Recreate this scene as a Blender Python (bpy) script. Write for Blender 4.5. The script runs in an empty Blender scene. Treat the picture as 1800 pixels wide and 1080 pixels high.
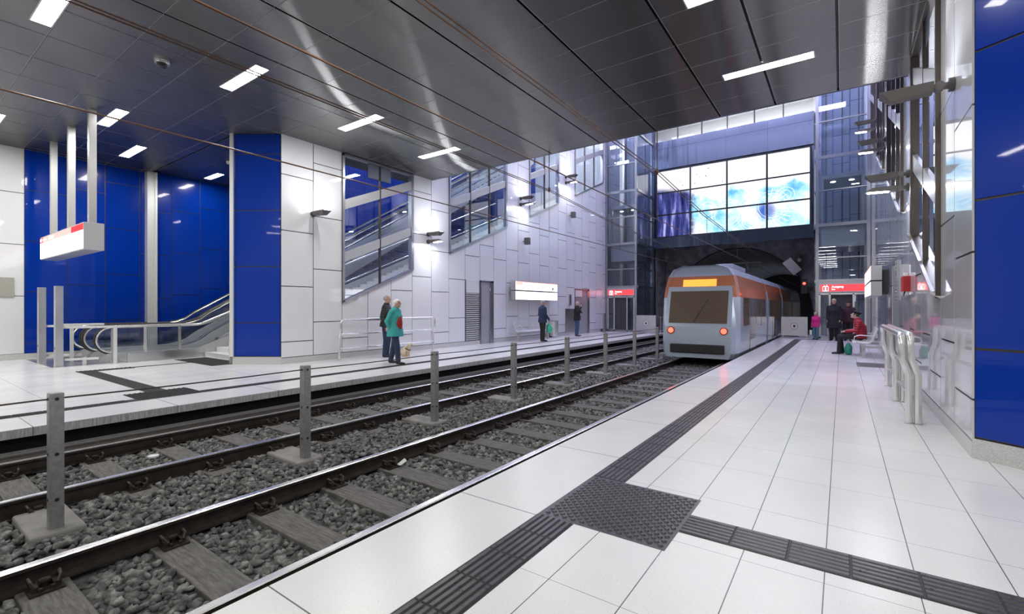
import bpy, math, random
import numpy as np
from mathutils import Vector, Matrix
R = math.radians
sc = bpy.context.scene
COL = sc.collection

# ---------------------------------------------------------------- camera, world, exposure
cam_d = bpy.data.cameras.new('camera'); cam = bpy.data.objects.new('camera', cam_d); COL.objects.link(cam)
cam_d.sensor_width = 36.0; cam_d.lens = 818.0 / 1800.0 * 36.0
cam_d.clip_start = 0.05; cam_d.clip_end = 300
cam.location = (0, 0, 1.45); cam.rotation_euler = (R(90), 0, R(35.34))
sc.camera = cam
world = bpy.data.worlds.new('world'); sc.world = world; world.use_nodes = True
world.node_tree.nodes['Background'].inputs[0].default_value = (0.75, 0.8, 1, 1)
world.node_tree.nodes['Background'].inputs[1].default_value = 0.15
sc.view_settings.view_transform = 'Standard'; sc.view_settings.look = 'None'
sc.view_settings.gamma = 1.0; sc.view_settings.use_curve_mapping = False
EXPO = 1.25
sc.view_settings.exposure = EXPO
sc.cycles.use_denoising = True
sc.cycles.max_bounces = 8; sc.cycles.diffuse_bounces = 4; sc.cycles.glossy_bounces = 4
sc.cycles.transmission_bounces = 4; sc.cycles.transparent_max_bounces = 12
sc.cycles.caustics_reflective = False; sc.cycles.caustics_refractive = False
sc.cycles.sample_clamp_indirect = 10.0
L_CEIL = 26.0      # luminous panels of the station ceiling
L_ATR = 8.5        # fill panels added high in the atrium
L_SPOT = 42.0      # wall luminaires
L_STAIR = 34.0  # fill panels added above both stair halls
Z_C = 5.82         # ceiling height
XL, XR = -11.53, 1.02
XM = -5.25
Y_END = 11.5
Y_BK = 28.8
YM = [6.2 + .877 * n for n in range(0, 27)]

# ---------------------------------------------------------------- materials
def srgb(r, g, b):
    f = lambda c: (c / 255) / 12.92 if c / 255 <= .04045 else ((c / 255 + .055) / 1.055) ** 2.4
    return (f(r), f(g), f(b), 1)
def mat(name, col, rough=.5, metal=0., coat=0., spec=.5, aniso=0., emit=None, es=0., alpha=1.):
    m = bpy.data.materials.new(name); m.use_nodes = True
    b = m.node_tree.nodes['Principled BSDF']
    b.inputs['Base Color'].default_value = col if len(col) == 4 else (*col, 1)
    b.inputs['Roughness'].default_value = rough; b.inputs['Metallic'].default_value = metal
    b.inputs['Coat Weight'].default_value = coat; b.inputs['Coat Roughness'].default_value = .03
    b.inputs['Specular IOR Level'].default_value = spec
    b.inputs['Anisotropic'].default_value = aniso
    if emit: b.inputs['Emission Color'].default_value = emit if len(emit) == 4 else (*emit, 1); b.inputs['Emission Strength'].default_value = es
    return m
def nt(m): return m.node_tree, m.node_tree.nodes['Principled BSDF']
def N(t, kind, **kw):
    n = t.nodes.new(kind)
    for k, v in kw.items():
        if k.startswith('i_'): n.inputs[int(k[2:])].default_value = v
        else: setattr(n, k, v)
    return n
def L(t, a, b): t.links.new(a, b)
def math_n(t, op, a, b=None, c=None, clamp=False):
    n = t.nodes.new('ShaderNodeMath'); n.operation = op; n.use_clamp = clamp
    for i, v in enumerate((a, b, c)):
        if v is None: continue
        if isinstance(v, (int, float)): n.inputs[i].default_value = v
        else: L(t, v, n.inputs[i])
    return n.outputs[0]
def pos(t):
    g = t.nodes.new('ShaderNodeNewGeometry'); s = t.nodes.new('ShaderNodeSeparateXYZ'); L(t, g.outputs['Position'], s.inputs[0])
    return g, s
def noise(t, scale, detail=2, vec=None, rough=.5):
    n = N(t, 'ShaderNodeTexNoise'); n.inputs['Scale'].default_value = scale; n.inputs['Detail'].default_value = detail
    n.inputs['Roughness'].default_value = rough
    if vec is not None: L(t, vec, n.inputs['Vector'])
    return n
def ramp(t, fac, stops):
    r = N(t, 'ShaderNodeValToRGB'); e = r.color_ramp.elements
    while len(e) < len(stops): e.new(.5)
    for i, (p, c) in enumerate(stops): e[i].position = p; e[i].color = c if len(c) == 4 else (*c, 1)
    L(t, fac, r.inputs[0]); return r.outputs[0]
def mix(t, fac, a, b):
    n = N(t, 'ShaderNodeMix', data_type='RGBA')
    for i, v in ((0, fac), (6, a), (7, b)):
        if isinstance(v, (int, float)): n.inputs[i].default_value = v
        elif isinstance(v, tuple): n.inputs[i].default_value = v if len(v) == 4 else (*v, 1)
        else: L(t, v, n.inputs[i])
    return n.outputs[2]
def bump(t, b, h, strength=.3, dist=.01):
    n = N(t, 'ShaderNodeBump'); n.inputs['Strength'].default_value = strength; n.inputs['Distance'].default_value = dist
    L(t, h, n.inputs['Height']); L(t, n.outputs[0], b.inputs['Normal'])
def noisy(m, c1, c2, scale, b_str=0., stretch=None, r=None):
    t, b = nt(m); g, s = pos(t); v = g.outputs['Position']
    if stretch:
        mp = N(t, 'ShaderNodeMapping'); mp.inputs['Scale'].default_value = stretch; L(t, v, mp.inputs[0]); v = mp.outputs[0]
    n = noise(t, scale, 5, v, .6)
    L(t, ramp(t, n.outputs[0], [(.3, c1), (.7, c2)]), b.inputs['Base Color'])
    if b_str: bump(t, b, n.outputs[0], b_str, .01)
    if r: L(t, ramp(t, n.outputs[0], [(.3, (r[0],) * 3), (.7, (r[1],) * 3)]), b.inputs['Roughness'])
    return m
def line_mask(t, coord, off, step, half):
    a = math_n(t, 'SUBTRACT', coord, off); a = math_n(t, 'DIVIDE', a, step); a = math_n(t, 'ADD', a, .5); a = math_n(t, 'FLOORED_MODULO', a, 1.)
    a = math_n(t, 'SUBTRACT', a, .5); a = math_n(t, 'ABSOLUTE', a)
    return math_n(t, 'LESS_THAN', a, half / step)

def tile_mat(name, x0, sx, y0, sy, wx=.0028, wy=.0016):
    m = mat(name, (.8, .8, .79), .22, coat=.0, spec=.5)
    t, b = nt(m); g, s = pos(t)
    lx = line_mask(t, s.outputs[0], x0, sx, wx) if sx else None
    ly = line_mask(t, s.outputs[1], y0, sy, wy)
    msk = math_n(t, 'MAXIMUM', lx, ly) if lx is not None else ly
    n = noise(t, 120, 3, g.outputs['Position'], .75)
    sp = ramp(t, n.outputs[0], [(.30, (.36, .35, .34)), (.38, (.72, .72, .71)), (.62, (.76, .76, .755)), (.72, (.85, .85, .85))])
    n2 = noise(t, 1.3, 3, g.outputs['Position'])
    dirt = ramp(t, n2.outputs[0], [(.3, (.93, .93, .93)), (.7, (1, 1, 1))])
    mm = N(t, 'ShaderNodeMix', data_type='RGBA', blend_type='MULTIPLY'); mm.inputs[0].default_value = 1
    L(t, sp, mm.inputs[6]); L(t, dirt, mm.inputs[7])
    L(t, mix(t, msk, mm.outputs[2], (.12, .12, .12)), b.inputs['Base Color'])
    L(t, ramp(t, n2.outputs[0], [(.3, (.24,) * 3), (.7, (.27,) * 3)]), b.inputs['Roughness'])
    return m
M = {}
M['tile'] = tile_mat('terrazzo_tile', -.077, .3992, 4.541, .802)
M['tile_far'] = tile_mat('terrazzo_tile_far', -8.84, .8, 1.7, .802 * 2, .003, .002)
M['edge'] = tile_mat('edge_slab', 0, 0, 1.24, 1.503, 0, .004)
m = mat('edge_face', (.42, .42, .42), .7); t, b = nt(m); g, s = pos(t)
cx = N(t, 'ShaderNodeCombineXYZ'); L(t, s.outputs[1], cx.inputs[1]); L(t, math_n(t, 'MULTIPLY', s.outputs[2], .12), cx.inputs[2]); n_ = noise(t, 55, 3, cx.outputs[0])
L(t, ramp(t, n_.outputs[0], [(.3, (.3, .3, .3)), (.7, (.62, .62, .61))]), b.inputs['Base Color']); M['edge_face'] = m
M['white'] = mat('white_panel', (.74, .745, .76), .35, coat=.6)
M['white_gloss'] = mat('white_glass_panel', (.64, .645, .67), .28, coat=1., spec=.6); M['white_gloss'].node_tree.nodes['Principled BSDF'].inputs['Coat IOR'].default_value = 1.9
M['blue'] = mat('blue_glass_panel', (.0, .030, .31), .2, coat=.6, spec=.15); M['blue'].node_tree.nodes['Principled BSDF'].inputs['Coat IOR'].default_value = 1.33
M['lift_back'] = mat('lift_shaft_panel', (.34, .38, .46), .4, .2)
M['steel_door'] = mat('brushed_steel_door', (.50, .50, .53), .42, .55)
M['joint'] = mat('joint_dark', (.015, .015, .017), .6)
M['joint_warm'] = mat('joint_bronze', (.10, .085, .06), .4, .6)
M['granite'] = noisy(mat('granite_plinth', (.6, .6, .6), .3), (.40, .40, .39), (.66, .66, .65), 90)
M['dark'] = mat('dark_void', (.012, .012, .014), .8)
M['steel'] = noisy(mat('stainless_steel', (.6, .6, .6), .28, 1.), (.56, .56, .57), (.62, .62, .62), 2, 0, (1, 1, 1), (.28, .36))
M['steel_bright'] = mat('polished_steel', (.78, .77, .75), .24, .8)
M['steel_brush'] = mat('brushed_steel_sheet', (.13, .155, .20), .25, 1., aniso=.8)
t, b = nt(M['steel_brush']); tg = N(t, 'ShaderNodeTangent', direction_type='RADIAL', axis='Z'); L(t, tg.outputs[0], b.inputs['Tangent'])
g, s = pos(t); mp = N(t, 'ShaderNodeMapping'); mp.inputs['Scale'].default_value = (1.1, 1, .12); L(t, g.outputs['Position'], mp.inputs[0]); n_ = noise(t, 1.2, 3, mp.outputs[0]); bump(t, b, n_.outputs[0], .5, .15)
M['frame'] = mat('frame_steel', (.42, .43, .45), .3, 1.)
M['bronze'] = mat('dark_frame', (.10, .085, .075), .35, .8)
M['skirt'] = mat('escalator_skirt', (.72, .72, .71), .3, .35)
M['silver'] = mat('silver_paint', (.52, .52, .51), .35, .5)
M['lampgrey'] = mat('luminaire_grey', (.15, .138, .13), .45, .4)
M['lampgrey_dark'] = mat('luminaire_dark', (.08, .075, .075), .5, .3)
M['black'] = mat('black_plastic', (.015, .015, .016), .4)
M['rubber'] = mat('black_rubber', (.02, .02, .02), .45)
m = mat('ceiling_metal', (.045, .045, .046), .5, 0., spec=.0); t, b = nt(m)
g, s = pos(t); mp = N(t, 'ShaderNodeMapping'); mp.inputs['Scale'].default_value = (.5, 4, 1); L(t, g.outputs['Position'], mp.inputs[0])
n_ = noise(t, 2.2, 5, mp.outputs[0], .65); L(t, ramp(t, n_.outputs[0], [(.3, (.050, .049, .050)), (.7, (.060, .059, .060))]), b.inputs['Base Color'])
gl = N(t, 'ShaderNodeBsdfAnisotropic'); gl.inputs['Roughness'].default_value = .23; gl.inputs['Anisotropy'].default_value = .85; tv = N(t, 'ShaderNodeCombineXYZ', i_0=1.0, i_1=0.0, i_2=0.0); L(t, tv.outputs[0], gl.inputs['Tangent']); gl.inputs['Color'].default_value = (.55, .55, .54, 1)
lw = N(t, 'ShaderNodeLayerWeight'); lw.inputs[0].default_value = .25
f_ = math_n(t, 'ADD', math_n(t, 'MULTIPLY', lw.outputs[1], .62), .16); mx = N(t, 'ShaderNodeMixShader'); L(t, f_, mx.inputs[0]); L(t, b.outputs[0], mx.inputs[1]); L(t, gl.outputs[0], mx.inputs[2]); L(t, mx.outputs[0], t.nodes['Material Output'].inputs[0]); M['ceil'] = m
M['ceil_edge'] = mat('ceiling_edge', (.50, .50, .50), .4, .2)
M['tactile'] = noisy(mat('tactile_dark', (.05, .05, .05), .38), (.045, .043, .045), (.075, .072, .074), 18, .05, None, (.26, .36))
M['groove_shade'] = mat('tactile_groove_shade', (.016, .016, .017), .5)  # near-black base puts the shade of the grooves into its colour
M['tactile_far'] = mat('tactile_far', (.045, .044, .046), .75, spec=.2)
M['rail_side'] = noisy(mat('rail_rust', (.03, .02, .015), .55, .5), (.022, .018, .016), (.055, .042, .034), 8)
M['rail_top'] = mat('rail_polished', (.8, .8, .79), .24, .85)
M['sleeper'] = noisy(mat('sleeper_timber', (.15, .14, .13), .8), (.055, .052, .048), (.175, .168, .158), 5, .6, (1.2, 9, 1))
M['stone'] = mat('ballast_stone', (.16, .16, .155), .85); t, b = nt(M['stone']); g, s = pos(t)
n_ = noise(t, 13, 1, g.outputs['Position']); n2 = noise(t, 90, 3, g.outputs['Position'])
c1 = ramp(t, n_.outputs[0], [(.3, (.055, .053, .05)), (.5, (.14, .136, .13)), (.72, (.33, .325, .31))])
mm = N(t, 'ShaderNodeMix', data_type='RGBA', blend_type='MULTIPLY'); mm.inputs[0].default_value = 1; L(t, c1, mm.inputs[6])
L(t, ramp(t, n2.outputs[0], [(.3, (.65,) * 3), (.7, (1.1,) * 3)]), mm.inputs[7]); L(t, mm.outputs[2], b.inputs['Base Color'])
M['bed'] = noisy(mat('bed_gravel', (.06, .06, .06), .95), (.03, .03, .03), (.12, .12, .115), 35, .8)
M['post'] = noisy(mat('galvanised_post', (.3, .3, .3), .45, .75), (.30, .30, .29), (.42, .42, .41), 30)
M['concrete'] = noisy(mat('concrete', (.3, .3, .29), .85), (.20, .20, .195), (.36, .355, .34), 6, .4)
M['concrete_dk'] = noisy(mat('tunnel_concrete', (.2, .2, .2), .85), (.10, .10, .105), (.30, .30, .31), 2.2, .5)
M['pad'] = noisy(mat('concrete_pad', (.3, .29, .28), .8), (.16, .155, .145), (.30, .29, .275), 4, .3)
def emis(name, col, s):
    m = bpy.data.materials.new(name); m.use_nodes = True; t = m.node_tree; t.nodes.remove(t.nodes['Principled BSDF'])
    e = N(t, 'ShaderNodeEmission'); e.inputs[0].default_value = (*col, 1); e.inputs[1].default_value = s
    L(t, e.outputs[0], t.nodes['Material Output'].inputs[0]); return m
M['lamp'] = emis('lamp_diffuser', (1, .985, .96), L_CEIL)
M['atr_fill'] = emis('atrium_fill', (.64, .62, 1), L_ATR)
M['lamp_spot'] = emis('spot_lens', (.95, .96, 1), L_SPOT)
M['stair_fill'] = emis('stair_hall_fill', (.92, .95, 1), L_STAIR)
M['signlit'] = emis('sign_lit_white', (1, .99, 1), 1.6)
M['signred'] = emis('sign_lit_red', (.86, .04, .05), 1.1)
M['signpink'] = emis('sign_lit_pink', (.95, .33, .3), 1.0)
M['signtxt'] = emis('sign_lit_letters', (1, 1, 1), 1.4)
M['redlamp'] = emis('red_lamp', (1, .04, .025), 4)
M['oranged'] = emis('orange_display', (1, .30, .05), .9)
def glass(name, tint, refl=.12, rough=.0, ior=1.5):
    m = bpy.data.materials.new(name); m.use_nodes = True; t = m.node_tree; t.nodes.remove(t.nodes['Principled BSDF'])
    tr = N(t, 'ShaderNodeBsdfTransparent'); tr.inputs[0].default_value = (*tint, 1)
    gl = N(t, 'ShaderNodeBsdfGlossy'); gl.inputs['Roughness'].default_value = rough; gl.inputs[0].default_value = (.9, .93, 1, 1)
    fr = N(t, 'ShaderNodeFresnel'); fr.inputs[0].default_value = ior
    f = math_n(t, 'ADD', fr.outputs[0], refl, clamp=True)
    mx = N(t, 'ShaderNodeMixShader'); L(t, f, mx.inputs[0]); L(t, tr.outputs[0], mx.inputs[1]); L(t, gl.outputs[0], mx.inputs[2])
    L(t, mx.outputs[0], t.nodes['Material Output'].inputs[0]); return m
M['glass'] = glass('window_glass', (.72, .78, .9), .08)
M['glass_lift'] = glass('lift_glass', (.80, .88, .98), .05)
M['glass_clear'] = glass('clear_glass', (.93, .96, .97), .03)
M['red'] = mat('red_paint', (.36, .008, .01), .35)

# ---------------------------------------------------------------- mesh helpers
def tag(o, label=None, cat=None, group=None, kind=None):
    if label: o['label'] = label
    if cat: o['category'] = cat
    if group: o['group'] = group
    if kind: o['kind'] = kind
    return o
def empty(name, loc=(0, 0, 0), label=None, cat=None, group=None, kind=None, rz=0):
    o = bpy.data.objects.new(name, None); COL.objects.link(o); o.location = loc; o.rotation_euler = (0, 0, rz); o.empty_display_size = .1
    return tag(o, label, cat, group, kind)
def base_of(p):
    v = Vector((0, 0, 0))
    while p is not None: v += Vector(p.location); p = p.parent
    return v
class MB:
    def __init__(s): s.v = []; s.f = []; s.m = []; s.mi = 0
    def add(s, vs, fs, mi=None):
        n = len(s.v); s.v += [tuple(v) for v in vs]; s.f += [tuple(i + n for i in f) for f in fs]; s.m += [s.mi if mi is None else mi] * len(fs); return s
    def box(s, x0, x1, y0, y1, z0, z1, mi=None):
        v = [(x, y, z) for z in (z0, z1) for y in (y0, y1) for x in (x0, x1)]
        return s.add(v, [(0, 2, 3, 1), (4, 5, 7, 6), (0, 1, 5, 4), (2, 6, 7, 3), (0, 4, 6, 2), (1, 3, 7, 5)], mi)
    def cbox(s, c, sz, rot=None, mi=None):
        v = [Vector((x * sz[0] / 2, y * sz[1] / 2, z * sz[2] / 2)) for z in (-1, 1) for y in (-1, 1) for x in (-1, 1)]
        if rot is not None: v = [rot @ p for p in v]
        return s.add([p + Vector(c) for p in v], [(0, 2, 3, 1), (4, 5, 7, 6), (0, 1, 5, 4), (2, 6, 7, 3), (0, 4, 6, 2), (1, 3, 7, 5)], mi)
    def quad(s, a, b, c, d, mi=None): return s.add([a, b, c, d], [(0, 1, 2, 3)], mi)
    def extrude(s, poly, off, mi=None, mi_side=None, caps=True):
        n = len(poly); o = Vector(off); P = [Vector(p) for p in poly]
        vs = P + [p + o for p in P]
        if caps: s.add(vs, [tuple(range(n))[::-1], tuple(range(n, 2 * n))], mi)
        s.add(vs, [(i, (i + 1) % n, n + (i + 1) % n, n + i) for i in range(n)], mi if mi_side is None else mi_side); return s
    def bar(s, a, b, w, h, mi=None, up=(0, 0, 1)):
        a = Vector(a); b = Vector(b); d = (b - a); ln = d.length; d.normalize(); u = Vector(up)
        if abs(d.dot(u)) > .98: u = Vector((0, 1, 0))
        sd = d.cross(u).normalized(); u2 = sd.cross(d).normalized()
        v = []
        for p in (a, b):
            for q, r_ in ((-1, -1), (1, -1), (1, 1), (-1, 1)): v.append(p + sd * (q * w / 2) + u2 * (r_ * h / 2))
        return s.add(v, [(3, 2, 1, 0), (4, 5, 6, 7), (0, 1, 5, 4), (1, 2, 6, 5), (2, 3, 7, 6), (3, 0, 4, 7)], mi)
    def tube(s, pts, r, seg=10, mi=None, closed=False, caps=True, rz=None):
        P = [Vector(p) for p in pts]; n = len(P); rr = r if isinstance(r, (list, tuple)) else [r] * n
        prev = None; vs = []
        for i in range(n):
            if closed: d = (P[(i + 1) % n] - P[i - 1]).normalized()
            else: d = ((P[min(i + 1, n - 1)] - P[max(i - 1, 0)])).normalized()
            if prev is None:
                u = Vector((0, 0, 1)) if abs(d.z) < .9 else Vector((1, 0, 0)); u = (u - d * u.dot(d)).normalized()
            else: u = (prev - d * prev.dot(d)).normalized()
            prev = u; w = d.cross(u); q = rr[i]; qa, qb = (q if isinstance(q, (tuple, list)) else (q, q))
            for k in range(seg):
                a = 2 * math.pi * k / seg; vs.append(P[i] + u * (math.cos(a) * qa) + w * (math.sin(a) * qb))
        fs = []
        m_ = n if closed else n - 1
        for i in range(m_):
            j = (i + 1) % n
            for k in range(seg):
                k2 = (k + 1) % seg; fs.append((i * seg + k, i * seg + k2, j * seg + k2, j * seg + k))
        if caps and not closed: fs += [tuple(range(seg))[::-1], tuple((n - 1) * seg + k for k in range(seg))]
        return s.add(vs, fs, mi)
    def cyl(s, a, b, r, seg=16, mi=None, r2=None): return s.tube([a, b], [r, r if r2 is None else r2], seg, mi)
    def ball(s, c, r, seg=12, rings=8, mi=None, rot=None):
        rx, ry, rz = r if isinstance(r, (tuple, list)) else (r, r, r); vs = [Vector((0, 0, rz))]
        for i in range(1, rings):
            th = math.pi * i / rings
            for k in range(seg):
                a = 2 * math.pi * k / seg; vs.append(Vector((rx * math.sin(th) * math.cos(a), ry * math.sin(th) * math.sin(a), rz * math.cos(th))))
        vs.append(Vector((0, 0, -rz)))
        if rot is not None: vs = [rot @ v for v in vs]
        vs = [v + Vector(c) for v in vs]; fs = []
        for k in range(seg): fs.append((0, 1 + k, 1 + (k + 1) % seg))
        for i in range(rings - 2):
            for k in range(seg):
                k2 = (k + 1) % seg; o = 1 + i * seg; fs.append((o + k, o + seg + k, o + seg + k2, o + k2))
        e = len(vs) - 1; o = 1 + (rings - 2) * seg
        for k in range(seg): fs.append((o + k, e, o + (k + 1) % seg))
        return s.add(vs, fs, mi)
    def build(s, name, mats, parent=None, smooth=False, label=None, cat=None, group=None, kind=None, bevel=0, origin=None, remesh=0):
        mats = mats if isinstance(mats, (list, tuple)) else [mats]
        if parent is not None: o0 = base_of(parent)
        elif origin is not None: o0 = Vector(origin)
        else:
            a = np.array([tuple(v) for v in s.v]); o0 = Vector(((a[:, 0].min() + a[:, 0].max()) / 2, (a[:, 1].min() + a[:, 1].max()) / 2, a[:, 2].min()))
        me = bpy.data.meshes.new(name); me.from_pydata([(v[0] - o0.x, v[1] - o0.y, v[2] - o0.z) for v in s.v], [], s.f)
        for m_ in mats: me.materials.append(M[m_] if isinstance(m_, str) else m_)
        if len(mats) > 1: me.polygons.foreach_set('material_index', s.m)
        if smooth: me.polygons.foreach_set('use_smooth', [True] * len(s.f))
        me.update(); me.validate()
        o = bpy.data.objects.new(name, me); COL.objects.link(o)
        if parent is not None: o.parent = parent
        else: o.location = o0
        if bevel:
            md = o.modifiers.new('bevel', 'BEVEL'); md.width = bevel; md.segments = 2; md.limit_method = 'ANGLE'
        if remesh:
            md = o.modifiers.new('remesh', 'REMESH'); md.mode = 'VOXEL'; md.voxel_size = remesh; md.use_smooth_shade = True
            md = o.modifiers.new('soft', 'SMOOTH'); md.iterations = 3; md.factor = .5
        if smooth and not remesh:
            try: me.set_sharp_from_angle(angle=R(40))
            except Exception: pass
        return tag(o, label, cat, group, kind)
def copy_tree(o, parent=None):
    c = o.copy(); COL.objects.link(c)
    if parent is not None: c.parent = parent
    for ch in list(o.children): copy_tree(ch, c)
    return c
ORD = ['first', 'second', 'third', 'fourth', 'fifth', 'sixth', 'seventh', 'eighth', 'ninth', 'tenth', 'eleventh', 'twelfth', 'thirteenth', 'fourteenth', 'fifteenth', 'sixteenth', 'seventeenth', 'eighteenth', 'nineteenth', 'twentieth'] + ['twenty-' + w for w in ('first', 'second', 'third', 'fourth', 'fifth', 'sixth', 'seventh', 'eighth', 'ninth')] + ['thirtieth'] + ['thirty-' + w for w in ('first', 'second', 'third', 'fourth', 'fifth', 'sixth', 'seventh', 'eighth', 'ninth')] + ['fortieth'] + ['forty-' + w for w in ('first', 'second', 'third', 'fourth', 'fifth')]
def text_mesh(txt, size, mat_, name, parent, loc, xdir, ydir, extr=.002):
    cu = bpy.data.curves.new('t', 'FONT'); cu.body = txt; cu.size = size; cu.extrude = extr
    ob = bpy.data.objects.new('t', cu); COL.objects.link(ob); bpy.context.view_layer.update()
    me = bpy.data.meshes.new_from_object(ob.evaluated_get(bpy.context.evaluated_depsgraph_get())); bpy.data.objects.remove(ob)
    xd = Vector(xdir).normalized(); yd = Vector(ydir).normalized(); zd = xd.cross(yd); o0 = base_of(parent); lc = Vector(loc)
    for v in me.vertices: v.co = lc + xd * v.co.x + yd * v.co.y + zd * v.co.z - o0
    me.materials.clear(); me.materials.append(M[mat_]); me.name = name
    o = bpy.data.objects.new(name, me); COL.objects.link(o); o.parent = parent; return o
# ================================================================ STRUCTURE
S = dict(kind='structure')
XE, XF = -2.43, -7.98          # platform edges
ZR = -.25                      # rail top
ZB = -.43                      # ballast level
# near platform: floor field, edge slabs
b = MB(); b.box(-1.74, 8.2, -14, 28.8, -.15, 0); b.build('floor', 'tile', **S)
b = MB(); b.mi = 0; b.box(XE, -1.74, -14, 26.6, -.11, 0.0); o = b.build('platform_edge', 'edge', **S)
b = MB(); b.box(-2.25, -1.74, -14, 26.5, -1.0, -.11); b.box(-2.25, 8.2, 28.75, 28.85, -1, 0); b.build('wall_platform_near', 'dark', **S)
# far platform (with escalator pit opening X -18.4..-15.3, Y 4..)
b = MB(); b.box(-18.6, -8.84, -14, 4.2, -.15, 0); b.box(-15.3, -8.84, 4.2, 28.8, -.15, 0); b.box(-18.6, -15.3, 4.2, 28.8, -.45, -.02); b.build('floor_far', 'tile_far', **S)
b = MB(); b.box(-8.84, XF, -14, 26.6, -.108, 0.0); b.build('platform_edge', ['edge'], **S)
b = MB()
for y0 in np.arange(1.24 - 1.503 * 10, 26, 1.503): b.box(XF, XF + .004, y0 + .006, y0 + 1.497, -.106, -.004)
b.build('trim_1', 'edge_face', **S)
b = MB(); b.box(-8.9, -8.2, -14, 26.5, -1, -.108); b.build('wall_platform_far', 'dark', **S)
# track bed
b = MB(); b.box(-8.3, -2.2, -14, 46, -.9, ZB - .01); b.build('track_bed', 'bed', **S)
# cable channel along the far platform
b = MB(); b.box(-7.92, -7.6, -14, 28, ZB, ZR - .03, 0); b.box(-7.94, -7.9, -14, 28, ZR - .03, ZR + .0, 1); b.box(-7.86, -7.84, -14, 28, ZR - .03, ZR - .015, 1)
b.build('cable_channel', ['rail_side', 'post'], label='dark cable channel running along the foot of the far platform', cat='cable channel')

# ---- panelled walls
def clip(poly, a, bb, c):      # keep a*u+b*z+c>=0
    out = []
    for i in range(len(poly)):
        p, q = poly[i], poly[(i + 1) % len(poly)]; fp = a * p[0] + bb * p[1] + c; fq = a * q[0] + bb * q[1] + c
        if fp >= 0: out.append(p)
        if (fp >= 0) != (fq >= 0):
            t_ = fp / (fp - fq); out.append((p[0] + (q[0] - p[0]) * t_, p[1] + (q[1] - p[1]) * t_))
    return out
def zb(y): return 1.61 + .41 * (y - 8.0)
WIN = [(2, 5, Z_C - .02), (7, 11, 14.0), (13, 16, 14.0), (18, 22, 14.0)]
def panel_wall(name, org, ud, nrm, us, z0, z1, phase, mi_of=lambda k, z: 0, mats=('white', 'joint'), holes=None, gap=.0105):
    b = MB(); og = Vector(org); u_ = Vector(ud); n_ = Vector(nrm)
    P = lambda p, off: og + u_ * p[0] + Vector((0, 0, p[1])) + n_ * off
    jm = len(mats) - 1
    for k in range(len(us) - 1):
        u0, u1 = us[k], us[k + 1]; ph = phase[k % len(phase)]
        zs = [z0]; z = ph
        while z < z1:
            if z > z0 + .1: zs.append(z)
            z += 1.42
        zs.append(z1)
        for i in range(len(zs) - 1):
            a, c = zs[i], zs[i + 1]
            polys = [[(u0, a), (u1, a), (u1, c), (u0, c)]]
            polyg = [[(u0 + gap, a + gap), (u1 - gap, a + gap), (u1 - gap, c - gap), (u0 + gap, c - gap)]]
            h = holes(k, (a + c) / 2) if holes else None
            if h == 'skip': continue
            if isinstance(h, list):
                for (aa, bb, cc) in h:
                    polys = [clip(p, aa, bb, cc) for p in polys if p]; polyg = [clip(p, aa, bb, cc - gap) for p in polyg if p]
            for p in polys:
                if len(p) > 2: b.add([P(q, -.02) for q in p], [tuple(range(len(p)))], jm)
            for p in polyg:
                if len(p) > 2:
                    mi = mi_of(k, (a + c) / 2)
                    b.extrude([P(q, -.018) for q in p], n_ * .018, mi)
    return b.build(name, [M[q] for q in mats], **S)
def side_holes(k, z):
    y0, y1 = YM[k], YM[k + 1]
    if k in (8, 9) and z < 2.0: return [(0, 1, -2.49)]
    if k in (18, 19) and z < 2.0: return [(0, 1, -2.42)]
    for a, c, zt in WIN:
        if a <= k < c:
            # below sill line: keep z <= zb
            return [(.41, -1, 1.61 - .41 * 8.0)] if zt > 8 or z < 5.8 else None
    return None
def side_top(k, z): return 0
panel_wall('wall_left', (XL, 0, 0), (0, 1, 0), (1, 0, 0), YM[:26], .16, 14.0, (.56, 1.05), holes=side_holes)
panel_wall('wall_right', (XR, 0, 0), (0, 1, 0), (-1, 0, 0), YM[:26], .16, 14.0, (.56, 1.05), mats=('white_gloss', 'joint'), holes=lambda k, z: None if k in (18, 19) else side_holes(k, z))
# wall above the first window (over ceiling) is hidden; chamfered blue columns
for sx, X0, nm in ((-1, XL, 'column_left'), (1, XR, 'column_right')):
    A = Vector((X0, 6.2, 0)); B = Vector((X0 + sx * 1.02, 5.5, 0)); d = (B - A); ln = d.length; d.normalize()
    nrm = Vector((-sx * .0, 0, 0)); nrm = Vector((d.y, -d.x, 0)) if sx > 0 else Vector((-d.y, d.x, 0))
    if nrm.y > 0: nrm = -nrm
    panel_wall(nm, A, d, nrm, [.012, ln - .03], .2, Z_C, (1.05,), mats=('blue', 'joint_warm'), gap=.012)
    b = MB(); n2 = A - nrm * .02; b.extrude([A - nrm * .022, B - nrm * .022, (B.x, 7.2, 0), (X0, 7.2, 0)] if 0 else [tuple(A - nrm * .022 + Vector((sx * .03, 0, 0))), tuple(B - nrm * .022), (B.x, 6.9, 0), (X0 + sx * .03, 6.9, 0)], (0, 0, Z_C)); b.build(nm, 'dark', **S)
    b = MB(); b.bar(B + nrm * .0 + Vector((0, 0, .2)), B + Vector((0, 0, Z_C)), .10, .09, up=d); b.build('trim_2', 'skirt', **S)
    b = MB(); b.extrude([A + nrm * .0, B, B - nrm * .1, A - nrm * .1], (0, 0, .19)); b.build('baseboard_column', 'granite', **S)
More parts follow.
